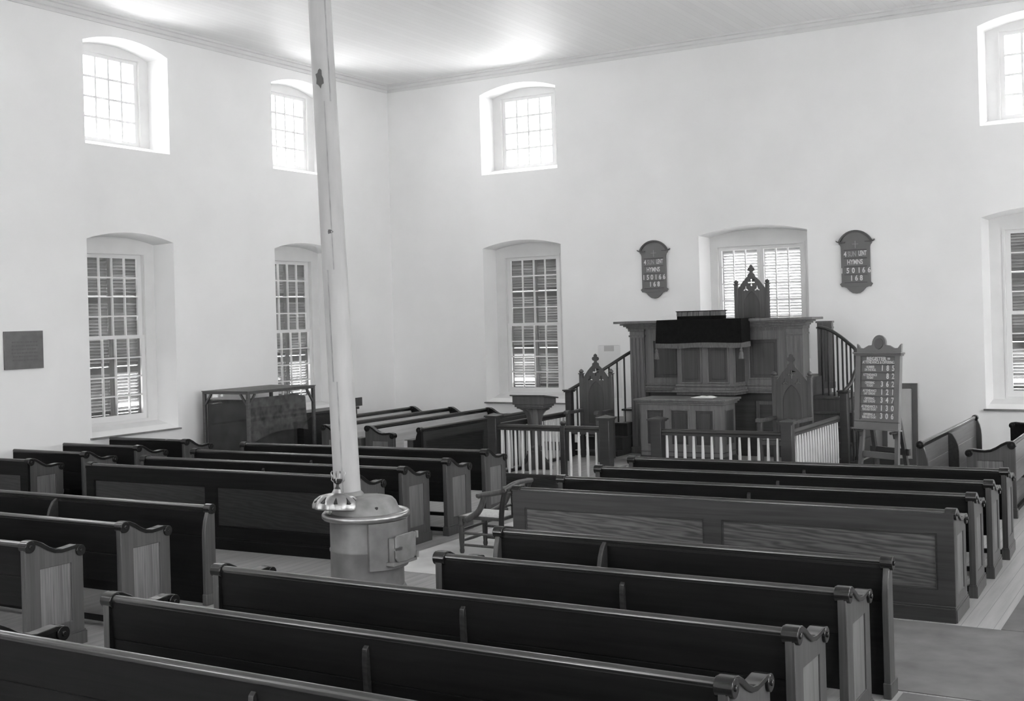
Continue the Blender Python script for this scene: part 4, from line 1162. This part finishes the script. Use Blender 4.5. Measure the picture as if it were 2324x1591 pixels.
for s in (-1, 1):
    obj('front_leg', MB().beam((s*.285, -.115, 0), (s*.235, .045, 1.60), .05, .035, up=(0,1,0)), M['boardslot'], es)
    obj('rear_leg', MB().beam((s*.235, .30, 0), (s*.20, .075, 1.25), .05, .035, up=(0,1,0)), M['rail'], es)
    obj('peg', MB().cyl((s*.25, -.13, 1.075), (s*.25, .0, 1.075), .016, n=10).cyl((s*.25, -.075, 1.065), (s*.25, -.06, 1.01), .014, n=8), M['rail'], es)
obj('cross_bar', MB().beam((-.27, -.02, .80), (.27, -.02, .80), .03, .07), M['boardslot'], es)
obj('cross_bar', MB().beam((-.28, .155, .84), (.28, .155, .84), .03, .075), M['rail'], es)
obj('top_bar', MB().beam((-.22, .078, 1.22), (.22, .078, 1.22), .03, .06), M['rail'], es)

fp = thing('framed_panel', 'pale panel in a dark frame leaning on the wall behind the easel', 'panel', (-4.14, 19.45, 0))
H_ = 1.29
fr_ = obj('frame', MB().plate(rect(-.55, .0, 0, H_), 0, .035, 'y', [rect(-.47, -.085, .10, H_-.085)]), M['boardslot'], fp, rot=(math.radians(-4), 0, 0), bevel=.004)
obj('panel', MB().box(-.48, -.08, .012, .02, .09, H_-.08), M['lightpanel'], fr_)

# hymnal boxes by the corner pews
hb = []
for loc, lab in (((-10.56, 14.74, 0), 'small upright wooden box between the dark screen and the first pale pew'), ((-11.545, 14.74, 0), 'small upright wooden box by the stovepipe, before the second pale pew')):
    t = thing('book_box', lab, 'box', loc, 0, 'upright boxes by the corner pews')
    obj('case', MB().box(-.08, .08, -.02, .22, 0, .70), M['pulpitdark'], t, bevel=.004)
    obj('side_panel', MB().box(-.078, -.02, -.028, -.02, .02, .69), M['pewpale'], t)

# floor mats
def mat_(name, x0, x1, y0, y1, label, z=.006, m='mat'):
    return tag(obj(name, MB().box(x0, x1, y0, y1, .0005, z), M[m]), label, 'floor mat', 'aisle mats')
mat_('aisle_mat', -1.50, .35, 9.79, 14.2, 'worn floor mat running on beside the far right-hand pews')
mat_('aisle_mat', -1.82, .35, -2.8, 7.93, 'worn floor mat of the right-hand aisle at the lower right corner')
mat_('aisle_mat', -7.50, -6.22, 9.70, 14.4, 'pale worn mat running from the stove to the communion rail', m='palemat')
mat_('aisle_mat', -5.40, .35, 7.97, 9.77, 'wide dark mat in the cross aisle before the grained panelled pew')

# ------------------------------------------------------------------ camera
f_px, yaw, roll = 2719.73, .533342, -.027585
cam = bpy.data.cameras.new('camera'); co = bpy.data.objects.new('camera', cam); COL.objects.link(co)
cam.sensor_fit = 'HORIZONTAL'; cam.sensor_width = 36.0; cam.lens = 36.0*f_px/2324.0
cam.shift_y = (720.8-795.5)/2324.0*-1 * -1
cam.clip_start = .05; cam.clip_end = 500
cy, sy = math.cos(yaw), math.sin(yaw)
F = Vector((-sy, cy, 0)); Rr = Vector((cy, sy, 0)); U0 = Vector((0, 0, 1))
c_, s_ = math.cos(roll), math.sin(roll)
R = Rr*c_+U0*s_; U = U0*c_-Rr*s_
co.matrix_world = Matrix(((R.x, U.x, -F.x, 0), (R.y, U.y, -F.y, 0), (R.z, U.z, -F.z, 2.5), (0, 0, 0, 1)))
scene.camera = co

# ------------------------------------------------------------------ daylight
w = bpy.data.worlds.new('overcast_sky'); scene.world = w; w.use_nodes = True
nt = w.node_tree; bg = nt.nodes['Background']
tc = nt.nodes.new('ShaderNodeTexCoord'); sx = nt.nodes.new('ShaderNodeSeparateXYZ')
cr = nt.nodes.new('ShaderNodeValToRGB')
cr.color_ramp.elements[0].position = 0.0; cr.color_ramp.elements[0].color = g(.85)
cr.color_ramp.elements[1].position = .8; cr.color_ramp.elements[1].color = g(1.0)
nt.links.new(tc.outputs['Generated'], sx.inputs[0]); nt.links.new(sx.outputs['Z'], cr.inputs['Fac'])
nt.links.new(cr.outputs['Color'], bg.inputs['Color'])
bg.inputs['Strength'].default_value = 8.0

vs_ = scene.view_settings
vs_.view_transform = 'Standard'; vs_.look = 'None'; vs_.gamma = 1.0; vs_.use_curve_mapping = False
vs_.exposure = 1.64
scene.cycles.max_bounces = 10; scene.cycles.diffuse_bounces = 8; scene.cycles.glossy_bounces = 4
scene.cycles.transparent_max_bounces = 12
scene.cycles.use_denoising = True
scene.cycles.caustics_reflective = False
